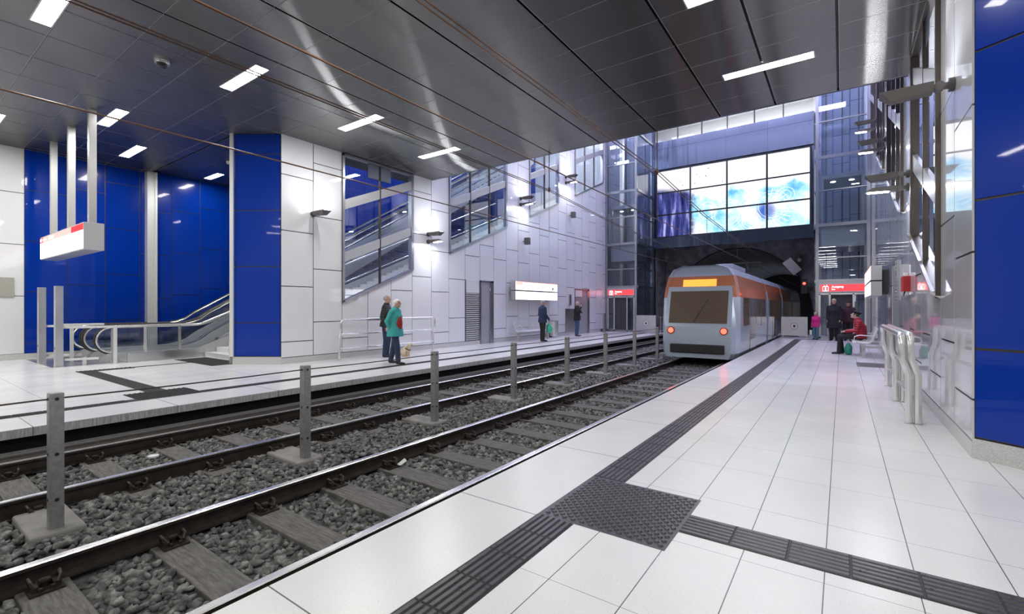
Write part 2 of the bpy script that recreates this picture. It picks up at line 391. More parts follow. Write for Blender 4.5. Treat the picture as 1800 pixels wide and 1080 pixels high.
# plinths along side walls, interrupted by the doors
for X0, nm, s in ((XL, 'baseboard_left', 1), (XR, 'baseboard_right', -1)):
    b = MB()
    segs = [(6.2, YM[8]), (YM[8], YM[9]), (YM[10], YM[18]), (YM[20], 25.2)] if s > 0 else [(6.2, 25.2)]
    for a, c in segs:
        if c - a > .01: b.box(min(X0, X0 + s * .004), max(X0 - s * .1, X0 + s * .004), a, c, 0, .155)
    b.build(nm, 'granite', **S)
# far left wall: white up to Y 2.7, blue after
us = [2.70 - .865 * k for k in range(18, 0, -1)] + [2.70 + .865 * k for k in range(0, 32)]
panel_wall('wall_left_outer', (-18.45, 0, 0), (0, 1, 0), (1, 0, 0), us, .16, 14, (1.05, 1.75, .45, 2.1), mi_of=lambda k, z: 0 if us[k] < 2.65 else 1, mats=('white', 'blue', 'joint_warm'), gap=.009)
b = MB(); b.box(-18.55, -18.44, -14, 4.2, 0, .16); b.build('baseboard_outer', 'granite', **S)
b = MB(); b.box(-18.44, -18.2, 5.42, 5.68, 0, Z_C, 0); b.box(-18.2, -18.17, 5.62, 5.68, 0, Z_C, 0); b.build('pillar_steel', 'skirt', **S)
# right recess
panel_wall('wall_right_recess', (2.04, 5.5, 0), (1, 0, 0), (0, -1, 0), [0, .87, 1.74, 2.61, 3.48, 4.35, 5.22, 6.1], .16, Z_C, (1.05, 1.75, .45), mats=('blue', 'joint_warm'))
panel_wall('wall_right_outer', (8.1, 0, 0), (0, 1, 0), (-1, 0, 0), [-14 + .87 * k for k in range(0, 23)] + [5.6], .16, Z_C, (1.05, 1.75, .45), mats=('white', 'joint'))
panel_wall('wall_rear', (-18.5, -13.9, 0), (1, 0, 0), (0, 1, 0), [.87 * k for k in range(0, 31)], -.5, Z_C, (1.05, 1.75, .45), mats=('white', 'joint'))
# stair hall behind the left wall, mirror hall behind the right wall
b = MB(); b.box(-18.45, XL, 29.0, 29.1, 0, 14); b.box(-18.45, -12.55, 8.6, 8.7, 5.9, 14); b.build('wall_stair_back', 'white', **S)
b = MB(); b.box(3.4, 3.5, 6.9, 29, 0, 14); b.box(XR, 3.5, 29, 29.1, 0, 14); b.box(XR + .1, 3.5, 6.8, 6.9, 0, 14); b.build('wall_stair_right', 'white', **S)
b = MB(); b.box(XR + .1, 3.5, 6.9, 29, -.1, 0.0); b.build('floor_stair', 'granite', **S)
b = MB(); b.box(-18.5, XL - .03, 8.6, 29.1, 14, 14.1); b.box(XR + .03, 3.5, 6.8, 29.1, 14, 14.1); b.box(-18.5, -12.55, 5.55, 8.6, 5.9, 5.95); b.build('ceiling_stair', 'white', **S)

# ---- station ceiling: metal panels with open joints
b = MB()
xj = [-19.1 + 0] ; 
xs = sorted(set([round(v, 3) for v in [XM + dx for dx in (-2.98, -1.49, 0, 1.49, 2.98)] + [XM + 2.98 + 1.105 * k for k in range(1, 11)] + [XM - 2.98 - 1.105 * k for k in range(1, 10)] + [-18.45]]))
YJ = [11.46 - .88 * k for k in range(0, 30)][::-1]
def ceil_ok(x, y):
    if y > 6.2: return XL - .02 < x < XR
    if y > 5.5:
        if x < -12.6: return False
        if x < XL: return y < 6.2 - (XL - x) * .69
        if x > XR: return y < 6.2 - (x - XR) * .69
        return True
    return -18.5 < x < 8.1
for i in range(len(xs) - 1):
    for j in range(len(YJ) - 1):
        x0, x1, y0, y1 = xs[i], xs[i + 1], YJ[j], YJ[j + 1]
        gx = .022 if x0 > -8.4 else .013; gx2 = .022 if x1 > -8.4 else .013; gy = .006
        # split around the recess line
        cells = [(x0 + gx, x1 - gx2, y0 + gy, y1 - gy)]
        out = []
        for (a, c, e, f) in cells:
            if c > XR and f > 5.5:
                if e < 5.5: out += [(a, c, e, 5.5)]
                if a < XR: out += [(a, XR, 5.5 if e < 5.5 else e, f)]
                continue
            if a < XL and f > 6.2:
                if e < 6.2: out += [(max(a, -12.6) if e > 5.5 else a, c, e, min(6.2, 5.56 if a < -12.6 else 6.2))]
                if c > XL: out += [(XL, c, max(e, 6.2), f)]
                continue
            if c <= -12.5 and f > 5.56:
                if e < 5.56: out += [(a, c, e, 5.56)]
                continue
            out.append((a, c, e, f))
        for (a, c, e, f) in out:
            if c - a > .02 and f - e > .02:
                b.box(a, c, e, f, Z_C, Z_C + .03, 0)
                b.box(a, c, f, f + .0045, Z_C - .002, Z_C + .03, 1)
                b.box(a - .0045, a, e, f, Z_C - .002, Z_C + .03, 1)
b.box(-18.6, 8.2, -14, 5.55, Z_C + .05, Z_C + .3, 2); b.box(-12.6, 2.2, 5.5, 11.46, Z_C + .05, Z_C + .3, 2)
b.build('ceiling', ['ceil', 'ceil_edge', 'joint'], **S)
b = MB(); b.box(XL, XR, 11.46, 11.52, Z_C - .005, 14, 0); b.build('wall_atrium_front', 'steel_brush', **S)
b = MB(); b.box(-12.6, -12.54, 5.5, 8.6, Z_C, 6.0, 0); b.box(-18.45, -12.5, 5.52, 5.56, Z_C, 5.95); b.build('trim_3', 'ceil_edge', **S)
# raised bay ceiling panels over the escalators
b = MB()
for x0 in np.arange(-18.4, -12.7, 1.105):
    for y0 in (5.6, 6.48, 7.36): b.box(x0 + .006, min(x0 + 1.1, -12.62), y0 + .006, y0 + .872, 5.87, 5.9)
b.build('ceiling_bay', 'ceil', **S)

# ---- atrium top and back
b = MB(); b.box(XL, XR, 11.5, 29, 14.6, 14.7); b.build('ceiling_atrium', 'white', **S)
def lampbox(x0, x1, y0, y1, z, name, mat_, label, group, depth=.04, hz=None):
    t_ = empty(name, ((x0 + x1) / 2, (y0 + y1) / 2, z), label, 'ceiling light', group)
    fb = MB(); w = .02
    fb.box(x0 - w, x1 + w, y0 - w, y0, z - .006, z + depth); fb.box(x0 - w, x1 + w, y1, y1 + w, z - .006, z + depth); fb.box(x0 - w, x0, y0, y1, z - .006, z + depth); fb.box(x1, x1 + w, y0, y1, z - .006, z + depth)
    fb.build('frame', 'ceil_edge', t_)
    fb = MB(); fb.quad((x0, y0, z - .002), (x0, y1, z - .002), (x1, y1, z - .002), (x1, y0, z - .002)); fb.build('diffuser', mat_, t_)
    return t_
rows = {'a': (-1.83, -.40), 'b': (-10.05, -8.62)}
LY = [9.69 - 2.64 * k for k in range(0, 9)]
for key, wd in (('a', 'over the near platform'), ('b', 'over the far platform edge')):
    for k, y in enumerate(LY):
        x0, x1 = rows[key]
        o = lampbox(x0, x1, y - .235, y - .012, Z_C, 'ceiling_light', 'lamp', 'long recessed ceiling light %s, %s from the atrium end' % (wd, ORD[k]), 'ceiling lights ' + wd)
for k, y in enumerate((3.55, .91, -1.73, -4.37, -7.0)):
    lampbox(-14.47, -13.03, y - .23, y - .01, Z_C, 'ceiling_light', 'lamp', 'ceiling light before the escalators, %s from the steel pillar' % ORD[k], 'ceiling lights before the escalators')
for k, y in enumerate((4.62, 1.98, -.66, -3.3)):
    lampbox(-17.0, -15.55, y - .23, y - .01, Z_C, 'ceiling_light', 'lamp', 'ceiling light close to the blue outer wall, %s from its steel pillar' % ORD[k], 'ceiling lights along the blue wall')
for k, y in enumerate((4.4, 1.76, -.88, -3.5, -6.2)):
    lampbox(3.2, 4.65, y - .23, y - .01, Z_C, 'ceiling_light', 'lamp', 'recessed ceiling light in the right hand recess, %s from its back wall' % ORD[k], 'ceiling lights in the right recess')
for i, x in enumerate((-10.0, -6.8, -3.6, -.6)):
    for j, y in enumerate((13.5, 17.0, 20.5, 24.0, 27.2)):
        lampbox(x - .8, x + .8, y - .5, y + .5, 14.58, 'ceiling_light', 'atr_fill', 'added fill light panel in the atrium ceiling, %s row, %s in it' % (ORD[j], ORD[i]), 'added atrium fill panels')  # added emitters that brighten and tint the atrium
for j, y in enumerate((9.6, 13.5, 17.5, 21.5, 25.5)):
    lampbox(-16.2, -14.2, y - .35, y + .35, 13.98, 'ceiling_light', 'stair_fill', 'added fill light panel above the escalator hall, %s from its entrance' % ORD[j], 'added fill lights above the escalator hall')  # added to brighten the escalator hall behind the left windows
    lampbox(1.9, 3.0, y - .35, y + .35, 13.98, 'ceiling_light', 'stair_fill', 'added fill light panel above the right stair hall, %s from its entrance' % ORD[j], 'added fill lights above the right stair hall')  # added emitters for the hall behind the right windows
for i, x in enumerate((-17.3, -15.0, -13.6)):
    lampbox(x - .5, x + .5, 6.9, 7.1, 5.865, 'ceiling_light', 'lamp', 'small light in the bay ceiling over the escalators, %s from the outer wall' % ORD[i], 'lights over the escalators')
# back wall pieces
XBL, XBR = -9.5, -1.18
b = MB(); b.mi = 0
for a, c in ((XBL, -7.5), (-7.5, -5.4), (-5.4, -3.3), (-3.3, XBR)): b.box(a + .004, c - .004, Y_BK - .1, Y_BK + .1, 9.92, 11.15); b.box(a + .004, c - .004, Y_BK - .1, Y_BK + .1, 11.16, 11.62)
for a, c in ((XBL, -6.4), (-6.4, -3.3), (-3.3, XBR)): b.box(a + .004, c - .004, Y_BK - .14, Y_BK + .15, 5.05, 5.64)
b.box(XBL, XBR, Y_BK - .12, Y_BK + .15, 5.64, 5.70); b.box(XBL, XBR, Y_BK + .02, Y_BK + .08, 5.7, 9.92)
b.box(XBL - .1, XBL, Y_BK - .15, Y_BK + .1, 0, 14.6); b.build('wall_back', 'steel_brush', **S)
# gallery behind the glass strip
b = MB(); b.box(XL, XR, Y_BK + .1, 35, 11.4, 11.6); b.box(XL, XR, 35, 35.1, 11.5, 14.6); b.build('wall_gallery', 'white', **S)
b = MB()
for x0 in np.arange(XL, XR, 1.25):
    for y0 in np.arange(28.9, 35, 1.25): b.box(x0 + .012, x0 + 1.238, y0 + .012, y0 + 1.238, 14.6, 14.65)
b.build('ceiling_gallery', 'white', **S)
for i, x in enumerate((-8.6, -5.6, -2.6, -.2)):
    for j, y in enumerate((30.2, 32.6)):
        lampbox(x - .8, x + .8, y - .12, y + .12, 14.59, 'ceiling_light', 'lamp', 'slim strip light behind the upper glazing, %s in the %s row' % (ORD[i], ORD[j]), 'gallery strip lights')
for i in range(6):
    x0 = XBL + (XBR - XBL) / 6 * i; x1 = XBL + (XBR - XBL) / 6 * (i + 1)
    w_ = MB(); w_.box(x0 - .03, x0 + .03, Y_BK - .05, Y_BK + .05, 11.62, 14.6); w_.box(x0, x1, Y_BK - .03, Y_BK + .03, 14.5, 14.6); o = w_.build('window_%d' % (i + 5), 'bronze', **S)
    w_ = MB(); w_.quad((x0 + .03, Y_BK, 11.62), (x1 - .03, Y_BK, 11.62), (x1 - .03, Y_BK, 14.5), (x0 + .03, Y_BK, 14.5)); w_.build('pane', 'glass_clear', o)
# tunnel: soffit, arched portal wall, tube
b = MB(); b.box(XBL, XBR + .1, Y_BK + .1, 31, 5.3, 5.5); b.box(XBR, XBR + .4, Y_BK + .1, 31, -.5, 5.4); b.box(XBL - .4, XBL, Y_BK, 31, -.5, 5.4); b.build('wall_tunnel_side', 'concrete_dk', **S)
arc = [(XM + 3.95 * math.cos(R(a)), (.9 + 4.15 * math.sin(R(a)) if a not in (0, 180) else -.6)) for a in range(0, 181, 6)]
b = MB(); top = 5.4
for i in range(len(arc) - 1):
    (xa, za), (xb_, zb_) = arc[i], arc[i + 1]
    b.quad((xa, 31, za), (xb_, 31, zb_), (xb_, 31, top), (xa, 31, top)); b.quad((xa, 31, za), (xa, 60, za), (xb_, 60, zb_), (xb_, 31, zb_))
b.quad((XBR + .4, 31, -.6), (XBR + .4, 31, top), (XM + 3.95, 31, top), (XM + 3.95, 31, -.6)); b.quad((XBL - .4, 31, -.6), (XBL - .4, 31, top), (XM - 3.95, 31, top), (XM - 3.95, 31, -.6))
b.build('wall_tunnel', 'concrete_dk', **S)
b = MB()
for i in range(len(arc) - 1):
    (xa, za), (xb_, zb_) = arc[i], arc[i + 1]
    f = lambda x, z, k: (XM + (x - XM) * k, .9 + (z - .9) * k)
    p, q = f(xa, za, .985), f(xb_, zb_, .985); p2, q2 = f(xa, za, 1.0), f(xb_, zb_, 1.0)
    b.extrude([(p[0], 30.93, p[1]), (q[0], 30.93, q[1]), (q2[0], 30.93, q2[1]), (p2[0], 30.93, p2[1])], (0, .1, 0))
b.build('trim_tunnel', 'dark', **S)
b = MB(); b.box(-10, -1, 59, 59.2, -1, 6); b.build('wall_tunnel_end', 'dark', **S)

# ---- windows of the side walls
wn = 1
for X0, s in ((XL, 1), (XR, -1)):
    for wi, (a, c, zt) in enumerate(WIN):
        y0, y1 = YM[a], YM[c]; root = None
        f = MB(); P = lambda y, z, o_=0: (X0 + s * o_, y, z)
        dep = .05 if s > 0 else .09
        def fbar(p, q, w=.07, dd=None, mb=None): (mb or f).bar(P(p[0], p[1], 0), P(q[0], q[1], 0), w, .16, up=(1, 0, 0))
        f.bar(P(y0, zb(y0), -.02), P(y1, zb(y1), -.02), .07, .14, up=(1, 0, 0)); f.bar(P(y0 + .03, zb(y0), -.02), P(y0 + .03, zt, -.02), .06, .14, up=(1, 0, 0)); f.bar(P(y1 - .03, zb(y1), -.02), P(y1 - .03, zt, -.02), .1, .16, up=(1, 0, 0)); f.bar(P(y0, zt - .03, -.02), P(y1, zt - .03, -.02), .06, .14, up=(1, 0, 0))
        root = f.build('window_%d' % wn if s > 0 else 'window_%d' % (wn + 10), 'frame' if s > 0 else 'bronze', **S); wn += 1
        g_ = MB(); g_.add([P(y0, zb(y0)), P(y1, zb(y1)), P(y1, zt), P(y0, zt)], [(0, 1, 2, 3)]); g_.build('pane', 'glass', root)
        mmb = MB(); ym = [(y0 + y1) / 2] if c - a < 4 else [y0 + (y1 - y0) / 3, y0 + (y1 - y0) * 2 / 3]
        for y in ym: mmb.bar(P(y, zb(y)), P(y, zt), .045, .07, up=(1, 0, 0))
        mmb.build('mullion', 'bronze', root)
        for off in ((1.13, 2.62) if wi == 0 else (1.66, 4.4)):
            bb = MB(); bb.extrude([P(y0 + .05, zb(y0) + off, -.12), P(y1 - .05, zb(y1) + off, -.12), P(y1 - .05, zb(y1) + off + .28, -.12), P(y0 + .05, zb(y0) + off + .28, -.12)], (s * .15, 0, 0)); bb.build('band', 'silver', root)
        if s < 0:
            bb = MB(); bb.extrude([P(y0, zb(y0) - .05, -.02), P(y1, zb(y1) - .05, -.02), P(y1, zb(y1) + .03, .10), P(y0, zb(y0) + .03, .10)], (0, 0, .04)); bb.build('sill', 'steel_bright', root)
# ---- doors and louvre in the left wall
def steel_door(n, y0, y1, X0, s, h, reveal=.05):
    f = MB(); f.box(*sorted((X0 - s * .12, X0 + s * .01)), y0, y0 + .06, 0, h); f.box(*sorted((X0 - s * .12, X0 + s * .01)), y1 - .22, y1, 0, h); f.box(*sorted((X0 - s * .12, X0 + s * .01)), y0, y1, h - .06, h)
    root = f.build('door_%d' % n, 'frame', **S)
    l_ = MB(); l_.box(*sorted((X0 - s * .09, X0 - s * .04)), y0 + .06, y1 - .22, 0.01, h - .06); l_.build('leaf', 'steel_door', root)
    l_ = MB(); l_.cyl((X0 - s * .04, y0 + .14, 1.05), (X0 + s * .02, y0 + .14, 1.05), .012, 8); l_.bar((X0 + s * .02, y0 + .14, 1.05), (X0 + s * .02, y0 + .28, 1.05), .02, .02); l_.build('handle', 'steel_bright', root)
    l_ = MB()
    for z in (.35, h - .4): l_.cyl((X0 + s * .0, y1 - .23, z), (X0 + s * .0, y1 - .23, z + .14), .015, 8)
    l_.build('hinge', 'steel_bright', root)
steel_door(1, YM[9] + .02, YM[10] - .0, XL, 1, 2.49); steel_door(2, YM[18], YM[20], XL, 1, 2.42)
def louvre(y0, y1, z0, z1, X0, s, label):
    t_ = empty('louvre_grille', (X0, (y0 + y1) / 2, z0), label, 'louvre')
    f = MB(); f.box(*sorted((X0 - s * .06, X0 + s * .015)), y0, y0 + .03, z0, z1); f.box(*sorted((X0 - s * .06, X0 + s * .015)), y1 - .03, y1, z0, z1); f.box(*sorted((X0 - s * .07, X0 - s * .06)), y0, y1, z0, z1); f.build('frame', 'frame', t_)
    n = int((z1 - z0) / .078); f = MB()
    for i in range(n):
        z = z0 + (z1 - z0) * (i + .5) / n; f.bar((X0 - s * .02, y0 + .02, z), (X0 - s * .02, y1 - .02, z), .05, .022, up=(s * .5, 0, 1))
    f.build('slats', 'skirt', t_)
louvre(YM[8] + .01, YM[9] - .01, .17, 2.48, XL, 1, 'tall horizontal louvre grille beside the steel door in the left wall')
louvre(YM[8] + .01, YM[8] + .5, 1.6, 2.5, XR + -.02, -1, 'short louvre grille in the glossy right wall behind the red alarm box')
# ================================================================ TRACKS
RAILS = [(-2.94, 'nearest the near platform edge'), (-4.38, 'on the inner side of the near track'), (-5.97, 'on the inner side of the far track'), (-7.43, 'nearest the far platform')]
prof = [(-.07, -.15), (.07, -.15), (.07, -.138), (.012, -.12), (.009, -.045), (.036, -.032), (.036, -.008), (.028, 0), (-.028, 0), (-.036, -.008), (-.036, -.032), (-.009, -.045), (-.012, -.12), (-.07, -.138)]
for x, lab in RAILS:
    b = MB(); n = len(prof); y0, y1 = -6, 58
    vs = [(x + p[0], y0, ZR + p[1]) for p in prof] + [(x + p[0], y1, ZR + p[1]) for p in prof]
    b.add(vs, [tuple(range(n)), tuple(range(n, 2 * n))[::-1]], 0)
    for i in range(n): b.add([vs[i], vs[(i + 1) % n], vs[n + (i + 1) % n], vs[n + i]], [(3, 2, 1, 0)], 1 if i in (6, 7, 8) else 0)
    b.build('rail', ['rail_side', 'rail_top'], label='long steel running rail with polished top, %s' % lab, cat='rail', group='running rails')
# sleepers with their rail fastenings
def fastening_mb():
    f = MB(); f.box(-.09, .09, -.085, .085, 0, .014); f.box(-.055, .05, -.07, -.035, .014, .045); f.box(-.055, .05, .035, .07, .014, .045)
    f.cyl((.0, 0, .01), (0, 0, .07), .02, 8); f.cyl((0, 0, .05), (0, 0, .066), .032, 6)
    for y in (-.065, .065): f.tube([(-.05, y, .04), (-.02, y * 1.15, .085), (.03, y * 1.1, .075), (.05, y * .8, .04)], .011, 6)
    for y in (-.03, .03): f.cyl((.06, y, .012), (.06, y, .035), .013, 6)
    return f
for ti, (xa, xb, y0, nm) in enumerate(((-4.38, -2.94, .719, 'near'), (-7.43, -5.97, .947, 'far'))):
    proto = None; n = 0
    rnd = random.Random(5 + ti)
    for k in range(-2 if ti == 0 else -1, 36):
        y = y0 + .712 * k
        if y > (17 if ti == 0 else 26.5): break
        lab = 'weathered timber sleeper of the %s track, %s from the camera' % (nm, ORD[n])
        if proto is None:
            xm = (xa + xb) / 2; s_ = MB(); s_.box(xm - 1.12, xm + 1.12, -.13, .13, ZB - .12, ZB + .035)
            proto = s_.build('sleeper', 'sleeper', origin=(xm, 0, ZB + .035), bevel=.008); fm = None
            for xr, sg in ((xa, 1), (xa, -1), (xb, -1), (xb, 1)):
                fo = fastening_mb() if fm is None else None
                if fm is None: f0 = fo.build('rail_fastening', 'rail_side', proto, origin=None); fm = f0.data; 
                else: f0 = bpy.data.objects.new('rail_fastening', fm); COL.objects.link(f0); f0.parent = proto
                f0.location = (xr - xm + sg * .125, 0, 0)
                if sg < 0: f0.rotation_euler = (0, 0, math.pi)
            # the shared mesh was built relative to the sleeper origin: shift back
            for v in fm.vertices: v.co += Vector(proto.location)
            o = proto
        else: o = copy_tree(proto)
        if o is not proto and y > 13:
            for ch in list(o.children): bpy.data.objects.remove(ch)
        o.location = (xm, y, ZB + .035 + rnd.uniform(-.006, .006)); o.rotation_euler = (0, 0, rnd.uniform(-.008, .008))
        tag(o, lab, 'sleeper', '%s track sleepers' % nm); n += 1
SLY = [(.719 + .712 * k, -4.85, -2.45) for k in range(-3, 40)] + [(.947 + .712 * k, -7.9, -5.55) for k in range(-3, 40)]
# steel posts on concrete pads, joined by a wire
proto = None
for k in range(0, 14):
    y = .948 + 2.177 * k
    if proto is None:
        e_ = empty('fence_post', (-5.26, 0, ZB)); p = MB(); p.box(-5.305, -5.215, -.045, .045, ZB + .01, .745); p.box(-5.3, -5.22, -.04, .04, .745, .75); p.build('post', 'post', e_, bevel=.006)
        p = MB(); p.box(-5.85, -5.13, -.17, .17, ZB - .05, ZB + .075); p.build('concrete_pad', 'pad', e_, bevel=.02)
        for z in (.70, .25, -.12): p = MB(); p.cyl((-5.309, -.0, z), (-5.211, 0, z), .014, 8); p.cyl((-5.26, -.049, z), (-5.26, .049, z), .012, 8); p.build('eyelet', 'black', e_)
        proto = e_; o = e_
    else: o = copy_tree(proto)
    o.location = (-5.26, y, ZB)
    tag(o, 'square galvanised steel post on a concrete pad between the tracks, %s from the camera' % ORD[k], 'post', 'posts between the tracks')
b = MB(); pts = []
for k in range(-1, 14):
    y = .948 + 2.177 * k
    pts += [(-5.26, y, .70), (-5.26, y + .7, .692), (-5.26, y + 1.45, .692)]
b.tube(pts, .007, 6); b.build('fence_wire', 'bronze', label='thin wire strung through the tops of the steel posts between the tracks', cat='wire')
# white lid lying on the stones
b = MB(); b.cyl((-6.92, 2.12, ZB + .03), (-6.92, 2.12, ZB + .045), .055, 20); b.tube([(-6.92 + .055 * math.cos(a), 2.12 + .055 * math.sin(a), ZB + .048) for a in np.linspace(0, 2 * math.pi, 20, endpoint=False)], .005, 6, closed=True)
b.build('cup_lid', mat('lid_white', (.8, .8, .8), .4), smooth=True, label='small round white cup lid lying on the stones of the far track', cat='litter')
b = MB(); b.extrude([(-4.2, 3.62, ZB + .06), (-4.12, 3.60, ZB + .065), (-4.1, 3.67, ZB + .1), (-4.17, 3.7, ZB + .11)], (.01, .004, .006)); b.build('paper_scrap', mat('paper_grey', (.6, .6, .58), .8), label='crumpled light paper scrap lying beside a fastening of the near track', cat='litter')

# ballast: angular stones
ico_v = []; ph = (1 + 5 ** .5) / 2
for a in (-1, 1):
    for c in (-ph, ph): ico_v += [(0, a, c), (a, c, 0), (c, 0, a)]
iv = np.array(ico_v); iv /= np.linalg.norm(iv[0])
from itertools import combinations
dm = np.linalg.norm(iv[:, None] - iv[None], axis=2); el = np.sort(dm[0])[1]
fc = [t_ for t_ in combinations(range(12), 3) if all(abs(dm[i, j] - el) < .01 for i, j in combinations(t_, 2))]
fc = [t_ if np.dot(np.cross(iv[t_[1]] - iv[t_[0]], iv[t_[2]] - iv[t_[0]]), iv[t_[0]]) > 0 else (t_[0], t_[2], t_[1]) for t_ in fc]
fc = np.array(fc)
rng = np.random.default_rng(3)
def stones(x0, x1, y0, y1, dens, rmin, rmax):
    n = int((x1 - x0) * (y1 - y0) * dens); x = rng.uniform(x0, x1, n); y = rng.uniform(y0, y1, n); r = rng.uniform(rmin, rmax, n)
    keep = np.ones(n, bool)
    for (sy, sa, sb) in SLY: keep &= ~((np.abs(y - sy) < .13 + r * .55) & (x > sa - r * .3) & (x < sb + r * .3) & (rng.uniform(0, 1, n) > .02))
    for k in range(14): keep &= ~((np.abs(y - (.948 + 2.177 * k)) < .17 + r * .4) & (x > -5.86) & (x < -5.12))
    for xr, _ in RAILS: keep &= np.abs(x - xr) > .05 + r * .7
    x, y, r = x[keep], y[keep], r[keep]; return x, y, r
parts = [stones(-7.6, -2.75, -.3, 7, 620, .027, .047), stones(-7.6, -2.75, 7, 15, 330, .032, .052), stones(-7.6, -2.75, 15, 26, 150, .045, .065)]
X = np.concatenate([p[0] for p in parts]); Y = np.concatenate([p[1] for p in parts]); RR = np.concatenate([p[2] for p in parts]); n = len(X)
inner = ((np.abs(X + 5.17) < .6)).astype(float)
trk = (((X > -4.36) & (X < -2.9)) | ((X > -7.4) & (X < -6.0))).astype(float)
Z = ZB + .006 + rng.uniform(-.008, .03, n) + inner * .004 - trk * .022
q = rng.normal(size=(n, 4)); q /= np.linalg.norm(q, axis=1)[:, None]; w_, x_, y_, z_ = q.T
RM = np.stack([np.stack([1 - 2 * (y_ * y_ + z_ * z_), 2 * (x_ * y_ - z_ * w_), 2 * (x_ * z_ + y_ * w_)], 1), np.stack([2 * (x_ * y_ + z_ * w_), 1 - 2 * (x_ * x_ + z_ * z_), 2 * (y_ * z_ - x_ * w_)], 1), np.stack([2 * (x_ * z_ - y_ * w_), 2 * (y_ * z_ + x_ * w_), 1 - 2 * (x_ * x_ + y_ * y_)], 1)], 1)
V = iv[None] * rng.uniform(.55, 1.28, (n, 12, 1)) * np.stack([rng.uniform(.9, 1.45, n), rng.uniform(.7, 1.1, n), rng.uniform(.45, .8, n)], 1)[:, None] * RR[:, None, None]
V = np.einsum('nij,nkj->nki', RM, V); V[:, :, 2] *= .85; V += np.stack([X, Y, Z], 1)[:, None]
F = (fc[None] + (np.arange(n) * 12)[:, None, None]).reshape(-1, 3)
me = bpy.data.meshes.new('ballast'); me.vertices.add(n * 12); me.vertices.foreach_set('co', V.reshape(-1).astype(np.float32))
me.loops.add(len(F) * 3); me.loops.foreach_set('vertex_index', F.reshape(-1).astype(np.int32)); me.polygons.add(len(F)); me.polygons.foreach_set('loop_start', np.arange(0, len(F) * 3, 3, dtype=np.int32)); me.polygons.foreach_set('loop_total', np.full(len(F), 3, np.int32))
me.update(calc_edges=True); me.materials.append(M['stone']); o = bpy.data.objects.new('ballast', me); COL.objects.link(o)
tag(o, 'grey crushed stone ballast between and beside the rails', 'ballast', None, 'stuff')

# ================================================================ TACTILE PAVING
def ribs_mb(x0, x1, y0, y1, along, n=6, joint=.3):
    b = MB(); b.box(x0, x1, y0, y1, -.004, .0015, 1)
    W = (x1 - x0) if along == 'y' else (y1 - y0); pitch = W / (n + .35)
    L0, L1 = (y0, y1) if along == 'y' else (x0, x1)
    segs = int(round((L1 - L0) / joint)); 
    for i in range(n):
        c = (x0 if along == 'y' else y0) + pitch * (i + .675)
        hw = pitch * .36
        for k in range(max(1, segs)):
            a, e = L0 + joint * k + .004, min(L0 + joint * (k + 1) - .004, L1)
            if a >= e: continue
            h = .0085
            if along == 'y': vs = [(c - hw, a, .001), (c + hw, a, .001), (c + hw, e, .001), (c - hw, e, .001), (c - hw * .72, a + .004, h), (c + hw * .72, a + .004, h), (c + hw * .72, e - .004, h), (c - hw * .72, e - .004, h)]
            else: vs = [(a, c - hw, .001), (e, c - hw, .001), (e, c + hw, .001), (a, c + hw, .001), (a + .004, c - hw * .72, h), (e - .004, c - hw * .72, h), (e - .004, c + hw * .72, h), (a + .004, c + hw * .72, h)]
            b.add(vs, [(4, 5, 6, 7), (0, 1, 5, 4), (1, 2, 6, 5), (2, 3, 7, 6), (3, 0, 4, 7)])
    return b
def studs_mb(x0, x1, y0, y1, pitch=.05, r=.0175, h=.008):
    b = MB(); b.box(x0, x1, y0, y1, -.004, .002); nx = int((x1 - x0) / pitch * 2) ; ny = int((y1 - y0) / pitch * 2)
    for i in range(nx):
        for j in range(ny):
            if (i + j) % 2: continue
            x = x0 + pitch / 2 * (i + .5); y = y0 + pitch / 2 * (j + .5)
            if x + r > x1 or y + r > y1 or x - r < x0 or y - r < y0: continue
            vs = [(x + r * math.cos(a), y + r * math.sin(a), .002) for a in np.linspace(0, 2 * math.pi, 8, endpoint=False)] + [(x + r * .75 * math.cos(a), y + r * .75 * math.sin(a), .002 + h) for a in np.linspace(0, 2 * math.pi, 8, endpoint=False)]
            b.add(vs, [(k, (k + 1) % 8, 8 + (k + 1) % 8, 8 + k) for k in range(8)] + [tuple(range(8, 16))])
    return b
def pave(b, lab, name='tactile_strip', grp=None): b.build(name, (['tactile', 'groove_shade'] if 'near platform' in lab else ['tactile_far', 'tactile_far']), label=lab, cat='tactile paving', group=grp)
pave(ribs_mb(-1.74, -1.46, -2.9, 2.77, 'y'), 'dark ribbed guiding strip of the near platform on the camera side of the studded square')
pave(ribs_mb(-1.74, -1.46, 3.66, 24.6, 'y'), 'dark ribbed guiding strip of the near platform running from the studded square to the lift')
pave(ribs_mb(-.86, 8.0, 3.065, 3.365, 'x'), 'dark ribbed guiding strip crossing the near platform towards the recess')
pave(studs_mb(-1.74, -.86, 2.775, 3.66, .066, .0185, .009), 'large dark studded square where the near platform guiding strips meet', 'tactile_mat')
pave(ribs_mb(-9.07, -8.85, -6, 2.54, 'y', 5), 'dark guiding strip of the far platform running left from its studded square')
pave(ribs_mb(-9.07, -8.85, 3.44, 25.5, 'y', 5), 'dark guiding strip of the far platform running from its studded square to the far end')
pave(studs_mb(-9.65, -8.85, 2.54, 3.44, .07, .017), 'dark studded rectangle beside the edge of the far platform', 'tactile_mat')
pave(ribs_mb(-13.7, -9.65, 2.85, 3.15, 'x'), 'dark ribbed strip crossing the far platform towards the escalators')
pave(studs_mb(-14.0, -13.7, 2.84, 3.85, .08, .02), 'narrow dark studded turning piece on the far platform before the escalators', 'tactile_mat')
pave(ribs_mb(-13.95, -13.83, 3.85, 5.05, 'y', 2), 'thin dark guiding line leading to the mat before the stairs')
pave(studs_mb(-14.95, -12.6, 5.05, 5.85, .09, .022), 'wide dark studded mat before the bottom step of the stairs', 'tactile_mat')
